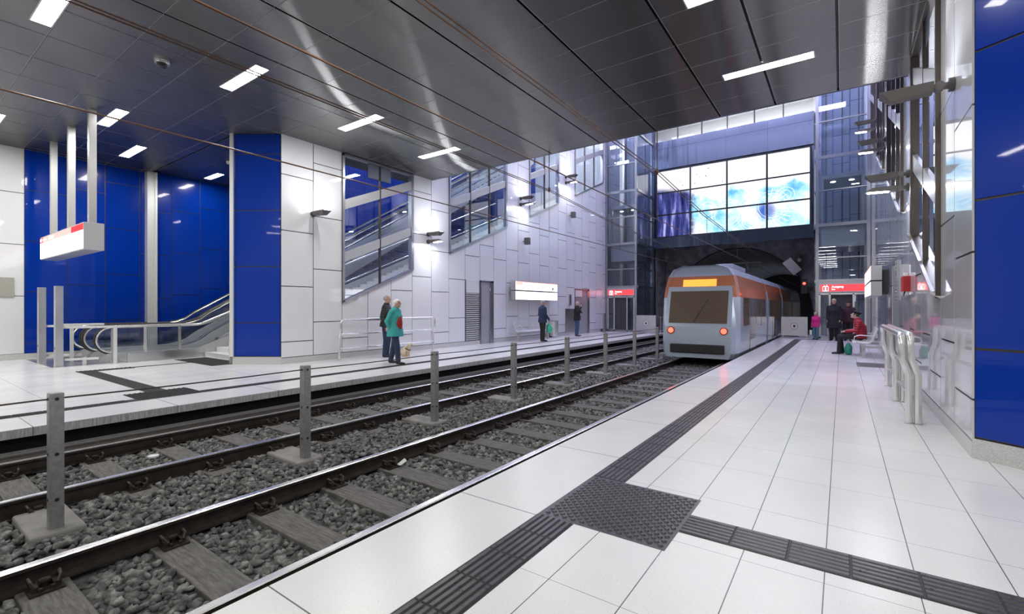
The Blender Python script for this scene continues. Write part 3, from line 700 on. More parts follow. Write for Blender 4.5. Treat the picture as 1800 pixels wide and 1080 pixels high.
pave(ribs_mb(-1.46, -.5, 24.3, 24.6, 'x'), 'short dark guiding strip of the near platform turning towards the lift door')
b = MB()
for z in (0, .12, .24): b.box(.35 + z * 0, .95, 14.2 + z * 2, 14.28 + z * 2, 0, .003)
b.box(.3, .95, 14.1, 15.2, -.003, .001); b.build('floor_grating', 'lampgrey', label='flat grey grating in the floor in front of the white bench', cat='grating')

# ================================================================ ESCALATORS, STAIRS
YK = 6.15; SL = math.tan(R(30))
def esc_z(y): return max(0, (y - YK)) * SL if y > YK + .5 else (0 if y < YK - .3 else (y - YK + .3) ** 2 * .36)
def escalator(x0, x1, lab):
    t_ = empty('escalator', ((x0 + x1) / 2, 4.6, 0), lab, 'escalator', 'escalators beside the stairs')
    ys = [4.0 + .25 * i for i in range(0, 84)]
    for x in (x0, x1):
        # glass balustrade with rounded newel
        g_ = MB(); arcp = [(x, 3.98 + .36 * math.cos(a) * -1, .57 + .36 * math.sin(a)) for a in np.linspace(-math.pi / 2, math.pi / 2, 9)]
        top = arcp + [(x, y, esc_z(y) + .93) for y in ys[1:]]; bot = [(x, y, esc_z(y) + .2) for y in ys]
        pl = MB()
        for i in range(len(ys) - 1): pl.box(x - .006, x + .006, ys[i], ys[i + 1], 0, 1) if 0 else pl.add([(x, ys[i], esc_z(ys[i]) + .2), (x, ys[i + 1], esc_z(ys[i + 1]) + .2), (x, ys[i + 1], esc_z(ys[i + 1]) + .93), (x, ys[i], esc_z(ys[i]) + .93)], [(0, 1, 2, 3)])
        pl.add([(x, 4.0, .2)] + arcp + [(x, 4.0, .93)], [tuple(range(len(arcp) + 2))])
        bal = pl.build('balustrade', 'glass_clear', t_)
        hp = [(x, 3.98 - .38 * math.cos(a), .57 + .38 * math.sin(a)) for a in np.linspace(-math.pi / 2 - .2, math.pi / 2, 12)] + [(x, y, esc_z(y) + .95) for y in ys[1:]]
        h_ = MB(); h_.tube(hp, [(.022, .042)] * len(hp), 8); h_.build('handrail', 'rubber', t_, smooth=True)
        h_ = MB(); h2 = [(x, 3.98 - .335 * math.cos(a), .57 + .335 * math.sin(a)) for a in np.linspace(-math.pi / 2, math.pi / 2, 12)] + [(x, y, esc_z(y) + .905) for y in ys[1:]]; h_.tube(h2, [(.03, .035)] * len(h2), 8); h_.build('handrail_guide', 'steel_bright', t_, smooth=True)
        s_ = MB(); w = .16 if x == x1 else .12
        for i in range(len(ys) - 1):
            a, e = ys[i], ys[i + 1]; za, ze = esc_z(a), esc_z(e)
            s_.extrude([(x - w / 2, a, za - .25), (x - w / 2, e, ze - .25), (x - w / 2, e, ze + .22), (x - w / 2, a, za + .22)], (w, 0, 0))
        s_.extrude([(x - w / 2, 3.7, -.02), (x - w / 2, 4.0, -.02), (x - w / 2, 4.0, .22), (x - w / 2, 3.85, .2)], (w, 0, 0))
        s_.build('skirt', 'skirt', t_)
    s_ = MB(); s_.box(x0, x1, 3.3, 4.9, -.03, .012); s_.build('landing_plate', 'steel', t_)
    s_ = MB(); y = 4.9
    while y < 24: z = max(.0, esc_z(y)); s_.box(x0 + .08, x1 - .08, y, y + .4, z - .22, z + .01); y += .4
    s_.build('steps', 'lampgrey', t_)
escalator(-17.05, -15.95, 'escalator next to the stairs with black handrails rising into the blue hall')
escalator(-18.25, -17.3, 'escalator along the blue outer wall rising into the blue hall')
# stairs
b = MB(); y = 5.9; z = 0
while y < 27 and z < 11.4: z += .129; b.box(-15.2, -12.62, y, y + .315, z - .13 if z > .14 else 0, z); b.box(-15.2, -12.62, y, y + .315, max(0, z - .6), z - .13) if z > .7 else None; y += .315
b.build('staircase', 'tile_far', label='light stone staircase rising between the escalators and the blue column', cat='staircase')
for x, lab in ((-15.255, 'low side wall between the stairs and the escalator'), (-12.6, '')):
    if not lab: continue
    b = MB(); b.extrude([(x, 4.1, 0), (x, 28, 0), (x, 28, 9.4), (x, 6.3, .5), (x, 5.6, .24), (x, 4.1, .24)], (.05, 0, 0)); b.build('stair_parapet', 'steel', label='steel clad ' + lab, cat='parapet')
def railing_glass():
    t_ = empty('glass_railing', (-15.28, 4.6, 0), 'glass balustrade with steel posts and top rail beside the escalator landing', 'railing')
    for y in (3.82, 4.5, 5.3):
        p = MB(); p.box(-15.32, -15.26, y - .03, y + .03, 0, .93); p.build('post', 'steel_bright', t_)
    p = MB(); pts = [(-15.29, 3.5, .95), (-15.29, 5.8, .95), (-15.29, 7.8, .95 + 2.0 * .43), (-15.29, 20, .95 + 14.2 * .43)]; p.tube(pts, .03, 10); p.build('top_rail', 'steel_bright', t_, smooth=True)
    p = MB(); p.add([(-15.29, 3.85, .12), (-15.29, 5.8, .12), (-15.29, 5.8, .9), (-15.29, 3.85, .9)], [(0, 1, 2, 3)]); p.add([(-15.29, 5.8, .3), (-15.29, 20, 6.4), (-15.29, 20, 6.95), (-15.29, 5.8, .9)], [(0, 1, 2, 3)]); p.build('pane', 'glass_clear', t_)
railing_glass()
t_ = empty('handrail', (-12.7, 5.6, 0), 'steel handrail of the stairs beside the blue column', 'handrail')
p = MB(); p.box(-12.75, -12.69, 5.5, 5.56, 0, .98); p.build('post', 'steel_bright', t_)
p = MB(); p.tube([(-12.72, 5.53, .3), (-12.72, 5.53, .98), (-12.72, 5.9, 1.0), (-12.72, 20, 1.0 + 14.1 * .41)], .028, 10); p.build('rail', 'steel_bright', t_, smooth=True)
# gate in front of the escalators: two tall pylons and square tube rails
for i, (x, y) in enumerate(((-15.52, 2.85), (-17.0, 2.8))):
    b = MB(); b.box(x - .09, x + .09, y - .07, y + .07, 0, 1.96, 0); b.box(x - .095, x + .095, y - .075, y + .075, 0, .02, 0); b.box(x - .03, x + .03, y - .073, y - .07, .42, .47, 1)
    b.build('pylon', ['steel', 'black'], bevel=.004, label='tall brushed steel pylon before the escalators, %s' % ('the one nearer the tracks' if i == 0 else 'the one nearer the blue wall'), cat='pylon', group='steel pylons before the escalators')
t_ = empty('tube_barrier', (-15.5, 3.4, 0), 'square steel tube barrier guarding the escalator newels', 'barrier')
def bars(segs, nm='rail', w=.045):
    for a, c in segs: q_ = MB(); q_.bar(a, c, w, w + .01); q_.build(nm, 'skirt', t_)
bars([((-15.5, 2.9, .95), (-15.18, 3.84, .95)), ((-15.5, 2.95, .16), (-15.3, 3.55, .16)), ((-17.0, 2.85, .95), (-16.55, 3.5, .95)), ((-17, 2.9, .18), (-16.6, 3.5, .18)), ((-16.1, 2.95, 1.0), (-15.9, 3.8, 1.0))])
bars([((-15.18, 3.84, .0), (-15.18, 3.84, .97)), ((-16.15, 2.95, .1), (-16.15, 2.95, .97)), ((-16.6, 3.3, 0), (-16.6, 3.3, .97)), ((-15.42, 3.3, 0), (-15.42, 3.3, .2))], 'post', .06)
b = MB(); b.box(-18.3, -15.35, 2.7, 4.15, -.003, .003); b.build('entrance_mat', 'steel', label='steel entrance plate in the floor before the escalators', cat='floor plate')

# ================================================================ LEAN RAILINGS
def hoop(X0, s, yy, lab, twin):
    t_ = empty('lean_rail', (X0, sum(yy) / len(yy), 0), lab, 'railing')
    H = 1.10; r = .040 if twin else .034
    kx = lambda z: X0 + s * (0 if z < .62 else min((z - .62) / .2, 1) * .07)
    y0, y1 = yy[0], yy[-1]; rc = .12
    for dx in ((0, .085) if twin else (0,)):
        X = lambda z: kx(z) + dx
        pts = [(X(z), y0, z) for z in (0, .3, .6, .7, .8, H - rc)] + [(X(H), y0 + rc * (1 - math.cos(a)), H - rc + rc * math.sin(a)) for a in (.5, 1.1, math.pi / 2)] + [(X(H), y1 - rc * (1 - math.cos(a)), H - rc + rc * math.sin(a)) for a in (math.pi / 2, 1.1, .5)] + [(X(z), y1, z) for z in (H - rc, .8, .7, .6, .3, 0)]
        q_ = MB(); q_.tube(pts, r, 12); q_.build('frame', 'steel_bright', t_, smooth=True)
        for y in yy[1:-1]: q_ = MB(); q_.tube([(X(z), y, z) for z in (0, .3, .6, .7, .8, H)], r, 12); q_.build('post', 'steel_bright', t_, smooth=True)
    for z in (.31, .70): q_ = MB(); q_.tube([(kx(z) + (.04 if twin else 0), y0, z), (kx(z) + (.04 if twin else 0), y1, z)], .024, 10); q_.build('cross_rail', 'steel_bright', t_, smooth=True)
    for y in yy: q_ = MB(); q_.box(X0 - .045, X0 + (.13 if twin else .045), y - .045, y + .045, 0, .008); q_.build('foot_plate', 'steel', t_)
hoop(.68, -1, (7.6, 9.27, 10.97), 'polished steel leaning rail with three double posts before the glossy right wall', True)
hoop(-11.13, 1, (7.59, 11.14), 'polished steel leaning rail behind the two men and the dog', False)

# ================================================================ WALL LUMINAIRES
def luminaire(X0, s, y, z, lit, lab, grp, tilt=0.):
    # s = +1: arm reaches towards +X (left wall)
    t_ = empty('wall_luminaire', (X0, y, z), lab, 'wall lamp', grp)
    k = MB(); k.cyl((X0 + s * .003, y, z), (X0 + s * .05, y, z), .075, 20); k.build('wall_bracket', 'lampgrey_dark', t_, smooth=True)
    k = MB(); k.cyl((X0 + s * .05, y, z), (X0 + s * .20, y, z), .038, 14); k.cyl((X0 + s * .13, y - .05, z), (X0 + s * .13, y + .05, z), .05, 16); k.build('arm', 'lampgrey', t_, smooth=True)
    h = MB(); a, e = X0 + s * .18, X0 + s * .66; d = -1 if lit else 1
    # wedge shaped head, trapezoid in plan
    z0, z1 = z - .05, z + .05
    if lit: vs = [(a, y - .07, z - .05), (a, y + .07, z - .05), (e, y + .09, z - .03), (e, y - .09, z - .03), (a, y - .06, z + .05), (a, y + .06, z + .05), (e - s * .1, y + .06, z + .045), (e - s * .1, y - .06, z + .045)]
    else: vs = [(a, y - .07, z - .06), (a, y + .07, z - .06), (e - s * .1, y + .06, z - .085), (e - s * .1, y - .06, z - .085), (a, y - .11, z + .045), (a, y + .11, z + .045), (e, y + .13, z + .03), (e, y - .13, z + .03)]
    h.add(vs, [(3, 2, 1, 0), (4, 5, 6, 7), (0, 1, 5, 4), (1, 2, 6, 5), (2, 3, 7, 6), (3, 0, 4, 7)]); hd = h.build('head', 'lampgrey', t_, bevel=.006)
    l_ = MB(); zz = z - .052 if lit else z + .047
    l_.add([(a + s * .12, y - .055, zz - .0 + (.005 if lit else 0)), (e - s * .04, y - .07, zz + (.018 if lit else -.012)), (e - s * .04, y + .07, zz + (.018 if lit else -.012)), (a + s * .12, y + .055, zz + (.005 if lit else 0))], [(0, 1, 2, 3) if d > 0 else (3, 2, 1, 0)])
    for v_ in range(4): l_.v[v_] = (l_.v[v_][0], l_.v[v_][1], l_.v[v_][2] + (-.006 if lit else .004))
    l_.build('lens', 'lamp_spot', hd)
    # the lamp's own light
    ld = bpy.data.lights.new('lens_light', 'AREA'); ld.shape = 'RECTANGLE'; ld.size = .3; ld.size_y = .12; ld.energy = 3 if lit else 3; ld.color = (.9, .93, 1)
    lo = bpy.data.objects.new('lens_light', ld); COL.objects.link(lo); lo.parent = t_; lo.location = (s * .45, 0, -.07 if lit else .07)
    lo.rotation_euler = (0, 0, 0) if lit else (math.pi, 0, 0)
    if not lit: lo.rotation_euler = (math.pi, -s * .5, 0)
LUM = [(7.06, 3.93, False), (11.3, 3.93, False), (11.3, 3.68, True), (16.9, 6.22, False), (16.9, 5.95, True), (21.0, 8.1, False), (21.0, 7.8, True)]
names = ['single grey uplight', 'upper uplight of the pair', 'lower lit downlight of the pair', 'upper uplight of the pair', 'lower lit downlight of the pair', 'upper uplight of the pair', 'lower lit downlight of the pair']
where = ['between the blue column and the first window', 'beyond the first window', 'beyond the first window', 'beyond the second window', 'beyond the second window', 'beyond the third window', 'beyond the third window']
for X0, s, side in ((XL, 1, 'left'), (XR, -1, 'right')):
    for i, (y, z, lit) in enumerate(LUM): luminaire(X0, s, y, z, lit, '%s on the %s wall %s' % (names[i], side, where[i]), 'wall lamps of the %s wall' % side)
# loudspeakers and small boxes on the left wall
for y, z, w in ((17.1, 4.2, 'below the second pair of lamps'), (21.4, 6.05, 'high beside the third window')):
    t_ = empty('loudspeaker', (XL, y, z), 'small grey loudspeaker on the left wall, %s' % w, 'loudspeaker', 'loudspeakers of the left wall')
    q_ = MB(); q_.box(XL + .12, XL + .34, y - .1, y + .1, z, z + .3); q_.build('case', 'lampgrey', t_, bevel=.01); q_ = MB(); q_.cyl((XL, y, z + .15), (XL + .12, y, z + .15), .02, 8); q_.build('arm', 'lampgrey_dark', t_)
b = MB(); b.box(XL, XL + .05, 21.3, 21.55, 1.55, 2.1, 0); b.box(XL + .05, XL + .052, 21.34, 21.51, 1.7, 2.05, 1); b.build('intercom', ['steel_bright', 'lampgrey'], label='small upright steel call panel on the left wall beside the farther door', cat='wall panel')
b = MB(); b.box(XL + .003, XL + .02, 20.95, 21.95, .16, 1.36); b.build('steel_plate', 'steel', label='dark steel plate low on the left wall beside the farther door', cat='wall plate')
# red alarm box on the right wall
t_ = empty('alarm_box', (XR, 11.35, 1.74), 'red alarm box with a white beacon on the glossy right wall', 'alarm')
q_ = MB(); q_.box(XR - .10, XR, 11.15, 11.6, 1.74, 2.02); q_.build('case', 'red', t_, bevel=.006); q_ = MB(); q_.cyl((XR - .05, 11.3, 2.02), (XR - .05, 11.3, 2.09), .04, 14); q_.build('beacon', 'white', t_, smooth=True)
q_ = MB(); q_.bar((XR - .06, 11.35, 1.74), (XR - .09, 11.28, 1.66), .02, .02); q_.build('lever', 'black', t_)
# poster frame on the outer white wall
b = MB(); b.box(-18.44, -18.42, 2.05, 2.5, 1.72, 2.25); b.build('wall_plate', mat('plate_grey', (.36, .35, .30), .6), label='square grey-green plate on the white wall at the far left edge', cat='wall plate')
# ================================================================ CEILING FITTINGS
t_ = empty('dome_camera', (-9.86, 3.15, Z_C), 'round security dome camera under the ceiling left of the tracks', 'camera')
q_ = MB(); q_.cyl((-9.86, 3.15, Z_C), (-9.86, 3.15, Z_C - .05), .12, 24, r2=.11); q_.build('housing', 'steel_bright', t_, smooth=True); q_ = MB(); q_.ball((-9.86, 3.15, Z_C - .05), (.085, .085, .07), 20, 10); q_.build('dome', 'black', t_, smooth=True)
b = MB(); b.cyl((-15.2, 6.55, 5.87), (-15.2, 6.55, 5.8), .07, 20, r2=.055); b.build('smoke_detector', 'white', smooth=True, label='small round smoke detector under the bay ceiling by the blue column', cat='smoke detector')
# ================================================================ CATENARY
def wire(pts, r, lab, name='overhead_wire'): q_ = MB(); q_.tube(pts, r, 6); return q_.build(name, wmat, label=lab, cat='overhead wire', group='overhead wires')
wmat = mat('copper_wire', (.16, .09, .06), .4, .8)
for x, nm in ((-3.66, 'near'), (-6.70, 'far')):
    wire([(x, -13.5, 3.58), (x, 11.5, 3.58), (x, 30, 3.58), (x, 58, 3.58)], .011, 'single contact wire above the %s track' % nm)
    for dx, w in ((-.04, 'left'), (.04, 'right')): wire([(x + dx, -13.5, 4.72), (x + dx, 11.4, 4.72), (x + dx, 16, 4.45), (x + dx, 30.8, 4.1)], .011, '%s one of the twin carrier wires above the %s track' % (w, nm))
    for k, y in enumerate((11.4, 16.5, 22)):
        zt = Z_C if k == 0 else 4.43
        if k == 0:
            t_ = empty('wire_hanger', (x, y - .15, Z_C), 'brown hanger holding the %s track wires at the ceiling edge' % nm, 'hanger', 'wire hangers')
            q_ = MB(); q_.cyl((x, y - .15, Z_C), (x, y - .15, 4.72), .012, 8); q_.build('rod', wmat, t_); q_ = MB(); q_.cyl((x, y - .15, 4.80), (x, y - .15, 4.68), .035, 12); q_.build('clamp', wmat, t_)
        q_ = MB(); q_.cyl((x, y - .15, 4.72 if k == 0 else 4.43), (x, y - .15, 3.58), .006, 6); q_.build('dropper', wmat, label='thin dropper between carrier and contact wire of the %s track, %s from the camera' % (nm, ORD[k]), cat='overhead wire', group='droppers')
# ================================================================ VIDEO WALL
m = bpy.data.materials.new('screen_art'); m.use_nodes = True; t = m.node_tree; t.nodes.remove(t.nodes['Principled BSDF'])
g, s = pos(t)
u = math_n(t, 'DIVIDE', math_n(t, 'ADD', s.outputs[0], 9.36), 8.04); v = math_n(t, 'DIVIDE', math_n(t, 'SUBTRACT', s.outputs[2], 5.72), 4.08)
cx = N(t, 'ShaderNodeCombineXYZ'); L(t, math_n(t, 'MULTIPLY', u, 2), cx.inputs[0]); L(t, v, cx.inputs[1])
n1 = noise(t, 2.6, 6, cx.outputs[0], .6); n2 = noise(t, 5, 3, cx.outputs[0]); n3 = noise(t, 26, 2, cx.outputs[0])
mp = N(t, 'ShaderNodeMapping'); mp.inputs['Scale'].default_value = (5, .7, 1); mp.inputs['Rotation'].default_value = (0, 0, -.3); L(t, cx.outputs[0], mp.inputs[0]); n4 = noise(t, 2.4, 5, mp.outputs[0], .6)
dark = ramp(t, n4.outputs[0], [(.3, (.004, .008, .05)), (.48, (.03, .04, .16)), (.58, (.10, .10, .36)), (.74, (.6, .62, .95))])
blue = ramp(t, n1.outputs[0], [(.30, (.05, .28, .80)), (.40, (.22, .60, .95)), (.5, (.55, .85, 1)), (.58, (1, 1, 1))])
def sm(val, a, b_):
    n = N(t, 'ShaderNodeMapRange', interpolation_type='SMOOTHSTEP'); L(t, val, n.inputs[0]); n.inputs[1].default_value = a; n.inputs[2].default_value = b_; return n.outputs[0]
edge = math_n(t, 'ADD', v, math_n(t, 'MULTIPLY', math_n(t, 'SUBTRACT', n1.outputs[0], .5), .5))
col = mix(t, sm(edge, .5, .62), blue, (1.05, 1.03, 1.06))
dk = math_n(t, 'MULTIPLY', sm(math_n(t, 'SUBTRACT', math_n(t, 'ADD', .30, math_n(t, 'MULTIPLY', math_n(t, 'SUBTRACT', n2.outputs[0], .5), .18)), u), 0, .05), sm(math_n(t, 'SUBTRACT', .80, math_n(t, 'ADD', v, math_n(t, 'MULTIPLY', u, .35))), 0, .12))
col = mix(t, dk, col, dark)
speck = math_n(t, 'MULTIPLY', sm(n3.outputs[0], .66, .70), sm(v, .66, .74)); speck = math_n(t, 'MULTIPLY', speck, sm(math_n(t, 'SUBTRACT', .75, u), 0, .4))
col = mix(t, speck, col, (.10, .09, .30))
rings = None
for (ru, rv, r0, r1, w) in ((.655, .13, .05, .115, .006), (.655, .13, .085, .03, .006), (.37, .33, .12, .07, .006), (.50, .25, .2, .16, .005), (.70, .22, .21, .27, .004), (.48, .42, .06, .03, .006), (.78, .3, .16, .2, .004), (.86, .42, .1, .06, .005)):
    du = math_n(t, 'MULTIPLY', math_n(t, 'SUBTRACT', u, ru), 1.97); dv = math_n(t, 'SUBTRACT', v, rv)
    d = math_n(t, 'SQRT', math_n(t, 'ADD', math_n(t, 'MULTIPLY', du, du), math_n(t, 'MULTIPLY', dv, dv)))
    for rr_ in (r0, r1):
        k_ = math_n(t, 'LESS_THAN', math_n(t, 'ABSOLUTE', math_n(t, 'SUBTRACT', d, rr_)), w * .62); rings = k_ if rings is None else math_n(t, 'MAXIMUM', rings, k_)
du = math_n(t, 'MULTIPLY', math_n(t, 'SUBTRACT', u, .745), 1.97); dv = math_n(t, 'SUBTRACT', v, .24); d = math_n(t, 'SQRT', math_n(t, 'ADD', math_n(t, 'MULTIPLY', du, du), math_n(t, 'MULTIPLY', dv, dv)))
an = math_n(t, 'ARCTAN2', dv, du); fan = math_n(t, 'GREATER_THAN', math_n(t, 'SINE', math_n(t, 'MULTIPLY', an, 30)), .88); fan = math_n(t, 'MULTIPLY', fan, math_n(t, 'LESS_THAN', d, .3)); fan = math_n(t, 'MULTIPLY', fan, math_n(t, 'GREATER_THAN', du, -.02))
core = sm(math_n(t, 'SUBTRACT', .17, d), 0, .12); col = mix(t, math_n(t, 'MULTIPLY', core, .9), col, (.02, .08, .5))
rings = math_n(t, 'MAXIMUM', rings, fan); rings = math_n(t, 'MULTIPLY', rings, sm(math_n(t, 'SUBTRACT', .68, v), 0, .05))
col = mix(t, math_n(t, 'MULTIPLY', rings, .9), col, (1, 1, 1))
e = N(t, 'ShaderNodeEmission'); L(t, col, e.inputs[0]); e.inputs[1].default_value = .55; L(t, e.outputs[0], t.nodes['Material Output'].inputs[0]); M['art'] = m
t_ = empty('video_wall', (-5.34, Y_BK - .1, 5.72), 'large video wall of twelve screens with blue and white imagery above the tunnel', 'video wall')
q_ = MB(); q_.box(-9.4, -1.28, Y_BK - .12, Y_BK + .0, 5.70, 9.84); q_.build('frame', 'black', t_)
for i in range(4):
    for j in range(3):
        x0, x1 = -9.36 + 2.01 * i, -9.36 + 2.01 * (i + 1); z0, z1 = 5.72 + 1.36 * j, 5.72 + 1.36 * (j + 1)
        q_ = MB(); q_.box(x0 + .05, x1 - .05, Y_BK - .135, Y_BK - .122, z0 + .045, z1 - .045); q_.build('screen', 'art', t_)

# ================================================================ LIFTS
def pict(parent, X, Y, z, h, s=1):   # lift pictogram facing -Y : frame, person, two arrows
    q = MB(); w = h * .8; th = h * .06
    for a in (((X - w / 2, Y, z), (X - w / 2, Y, z + h * .74)), ((X + w / 2, Y, z), (X + w / 2, Y, z + h * .74)), ((X - w / 2, Y, z), (X + w / 2, Y, z)), ((X - w / 2, Y, z + h * .74), (X + w / 2, Y, z + h * .74))): q.bar(a[0], a[1], th, .004, up=(0, 1, 0))
    q.add([(X + math.cos(a) * h * .07, Y - .003, z + h * .58 + math.sin(a) * h * .07) for a in np.linspace(0, 2 * math.pi, 10, endpoint=False)], [tuple(range(10))[::-1]])
    q.add([(X - h * .12, Y - .003, z + h * .5), (X + h * .12, Y - .003, z + h * .5), (X + h * .09, Y - .003, z + h * .05), (X - h * .09, Y - .003, z + h * .05)], [(0, 3, 2, 1)[::-1]])
    q.add([(X - w * .32, Y - .003, z + h * .82), (X - w * .12, Y - .003, z + h * .82), (X - w * .22, Y - .003, z + h * .98)], [(0, 1, 2)]); q.add([(X + w * .32, Y - .003, z + h * .98), (X + w * .12, Y - .003, z + h * .98), (X + w * .22, Y - .003, z + h * .82)], [(0, 1, 2)])
    q.build('pictogram', 'signtxt', parent)
def lift(X0, X1, yf, yb, lab, inner):
    t_ = empty('glass_lift', ((X0 + X1) / 2, (yf + yb) / 2, 0), lab, 'lift', 'glass lift towers')
    for x in (X0 + .06, X1 - .06):
        for y in (yf + .06, yb - .1): q_ = MB(); q_.box(x - .06, x + .06, y - .06, y + .06, 0, 14.4); q_.build('corner_post', 'frame', t_)
    zl = (0.04, 2.62, 3.66, 5.14, 6.7, 8.2, 9.8, 11.5, 13.2)
    for i, z in enumerate(zl):
        q_ = MB(); h = .14 if i % 2 == 1 or i == 0 else .05
        q_.box(X0 + .12, X1 - .12, yf, yf + .1, z - h / 2, z + h / 2); q_.box(inner - .05, inner + .05, yf + .1, yb - .1, z - h / 2, z + h / 2); q_.build('cross_beam', 'frame', t_)
    q_ = MB(); q_.add([(X0 + .12, yf + .05, 2.7), (X1 - .12, yf + .05, 2.7), (X1 - .12, yf + .05, 14.2), (X0 + .12, yf + .05, 14.2)], [(0, 1, 2, 3)]); q_.add([(inner, yf + .12, .1), (inner, yb - .12, .1), (inner, yb - .12, 14.2), (inner, yf + .12, 14.2)], [(0, 1, 2, 3)]); q_.build('glazing', 'glass_lift', t_)
    # doors
    xm = (X0 + X1) / 2
    q_ = MB(); 
    for x in (X0 + .12, X0 + .50, X1 - .62, X1 - .20): q_.box(x, x + .07, yf + .0, yf + .08, .04, 2.05)
    q_.box(X0 + .12, X1 - .12, yf, yf + .08, 2.0, 2.08); q_.build('door_frame', 'steel_bright', t_)
    q_ = MB()
    for a, c in ((X0 + .19, X0 + .5), (X1 - .55, X1 - .2)): q_.add([(a, yf + .04, .1), (c, yf + .04, .1), (c, yf + .04, 2.0), (a, yf + .04, 2.0)], [(0, 1, 2, 3)])
    q_.build('side_pane', 'glass_lift', t_)
    for a, c in ((X0 + .57, xm - .05), (xm - .03, X1 - .63)):
        q_ = MB(); q_.box(a, c, yf + .11, yf + .15, .04, 2.0); q_.build('door', 'lampgrey_dark', t_)
    # sign band
    q_ = MB(); q_.box(X0 + .12, X1 - .12, yf - .05, yf, 2.10, 2.55); sg = q_.build('sign', 'silver', t_)
    q_ = MB(); q_.box(X0 + .18, X1 - .18, yf - .056, yf - .05, 2.15, 2.45); q_.build('sign_face', 'signred', sg)
    pict(sg, X0 + .38, yf - .06, 2.17, .26); text_mesh('Ausgang', .13, 'signtxt', 'lettering', sg, (X0 + .6, yf - .058, 2.31), (1, 0, 0), (0, 0, 1)); text_mesh('Exit', .09, 'signtxt', 'lettering', sg, (X0 + .6, yf - .058, 2.21), (1, 0, 0), (0, 0, 1))
    # cabin hanging in the shaft
    q_ = MB(); zc = 5.15; q_.box(X0 + .2, X1 - .2, yf + .3, yb - .5, zc - 1.0, zc); q_.box(X0 + .2, X1 - .2, yf + .3, yb - .5, zc + 2.1, zc + 2.3); q_.box(X0 + .2, X0 + .3, yf + .3, yf + .4, zc, zc + 2.1); q_.box(X1 - .3, X1 - .2, yf + .3, yf + .4, zc, zc + 2.1); cb = q_.build('cabin', 'silver', t_)
    q_ = MB(); 
    for x in (xm - .35, xm + .35): q_.cyl((x, yf + 1.0, zc + 2.098), (x, yf + 1.0, zc + 2.09), .1, 16)
    q_.build('cabin_lamps', emis('cabin_lamp', (1, 1, 1), 8) if 'cabin_lamp' not in bpy.data.materials else bpy.data.materials['cabin_lamp'], cb)
    q_ = MB(); q_.box(X0 + .3, X0 + .36, yb - .45, yb - .4, 0, 14); q_.box(X1 - .36, X1 - .3, yb - .45, yb - .4, 0, 14); q_.box(xm - .03, xm + .03, yb - .45, yb - .4, 0, 14); q_.build('guide_rails', 'lampgrey', t_)
lift(-.98, 1.0, 25.2, 28.7, 'glass and steel lift tower beside the right wall, red exit sign over its door', -.98)
lift(XL + .02, -9.6, 25.9, 28.7, 'glass and steel lift tower beside the left wall, red exit sign over its door', -9.6)
panel_wall('wall_lift_back', (XBR + .1, 28.74, 0), (1, 0, 0), (0, -1, 0), [0, .7, 1.4, 2.1], .0, 14.4, (.9, 1.6, .4), mats=('lift_back', 'joint'))
panel_wall('wall_lift_back', (XL, 28.74, 0), (1, 0, 0), (0, -1, 0), [0, .7, 1.4, 2.0], .0, 14.4, (.9, 1.6, .4), mats=('lift_back', 'joint'))
b = MB(); b.box(XBL + .4, XBL + .42, Y_BK - .3, Y_BK, 0, .1); 
# ================================================================ PLATFORM END PANELS
def hand(q, X, Y, z, r):
    q.add([(X + math.cos(a) * r * .33, Y, z - r * .18 + math.sin(a) * r * .36) for a in np.linspace(0, 2 * math.pi, 14, endpoint=False)], [tuple(range(14))])
    for k, (dx, h) in enumerate(((-.26, .40), (-.09, .52), (.08, .5), (.25, .4))): q.add([(X + dx * r - .07 * r, Y, z), (X + dx * r + .07 * r, Y, z), (X + dx * r * 1.15 + .06 * r, Y, z + h * r), (X + dx * r * 1.15 - .06 * r, Y, z + h * r)], [(0, 1, 2, 3)])
    q.add([(X + .25 * r, Y, z - .3 * r), (X + .3 * r, Y, z - .1 * r), (X + .56 * r, Y, z + .12 * r), (X + .6 * r, Y, z + .0 * r)], [(0, 1, 2, 3)[::-1]])
def end_panel(x0, x1, y, lab):
    t_ = empty('barrier_panel', ((x0 + x1) / 2, y, 0), lab, 'barrier', 'platform end panels')
    q_ = MB(); q_.box(x0, x1, y - .012, y + .012, .1, .98); q_.box(x0, x1, y - .02, y + .02, .96, .99); q_.build('panel', 'steel', t_)
    for x in (x0 + .08, x1 - .05): q_ = MB(); q_.box(x - .03, x + .03, y + .012, y + .06, 0, .97); q_.build('post', 'frame', t_)
    q_ = MB(); xm, zm, r = (x0 + x1) / 2, .56, .17
    q_.cyl((xm, y - .012, zm), (xm, y - .018, zm), r, 28); d_ = q_.build('notice', mat('notice_white', (.8, .8, .8), .4), t_)
    q_ = MB(); q_.tube([(xm + math.cos(a) * r * .86, y - .02, zm + math.sin(a) * r * .86) for a in np.linspace(0, 2 * math.pi, 28, endpoint=False)], [(.012, .003)] * 28, 6, closed=True); q_.build('notice_ring', 'red', d_)
    q_ = MB(); hand(q_, xm, y - .0195, zm, r * .8); q_.build('notice_hand', 'black', d_)
end_panel(-2.36, -1.3, 25.5, 'steel barrier panel with a round no-entry hand notice at the end of the near platform')
end_panel(-9.4, -8.3, 25.3, 'steel barrier panel with a round no-entry hand notice at the end of the far platform')
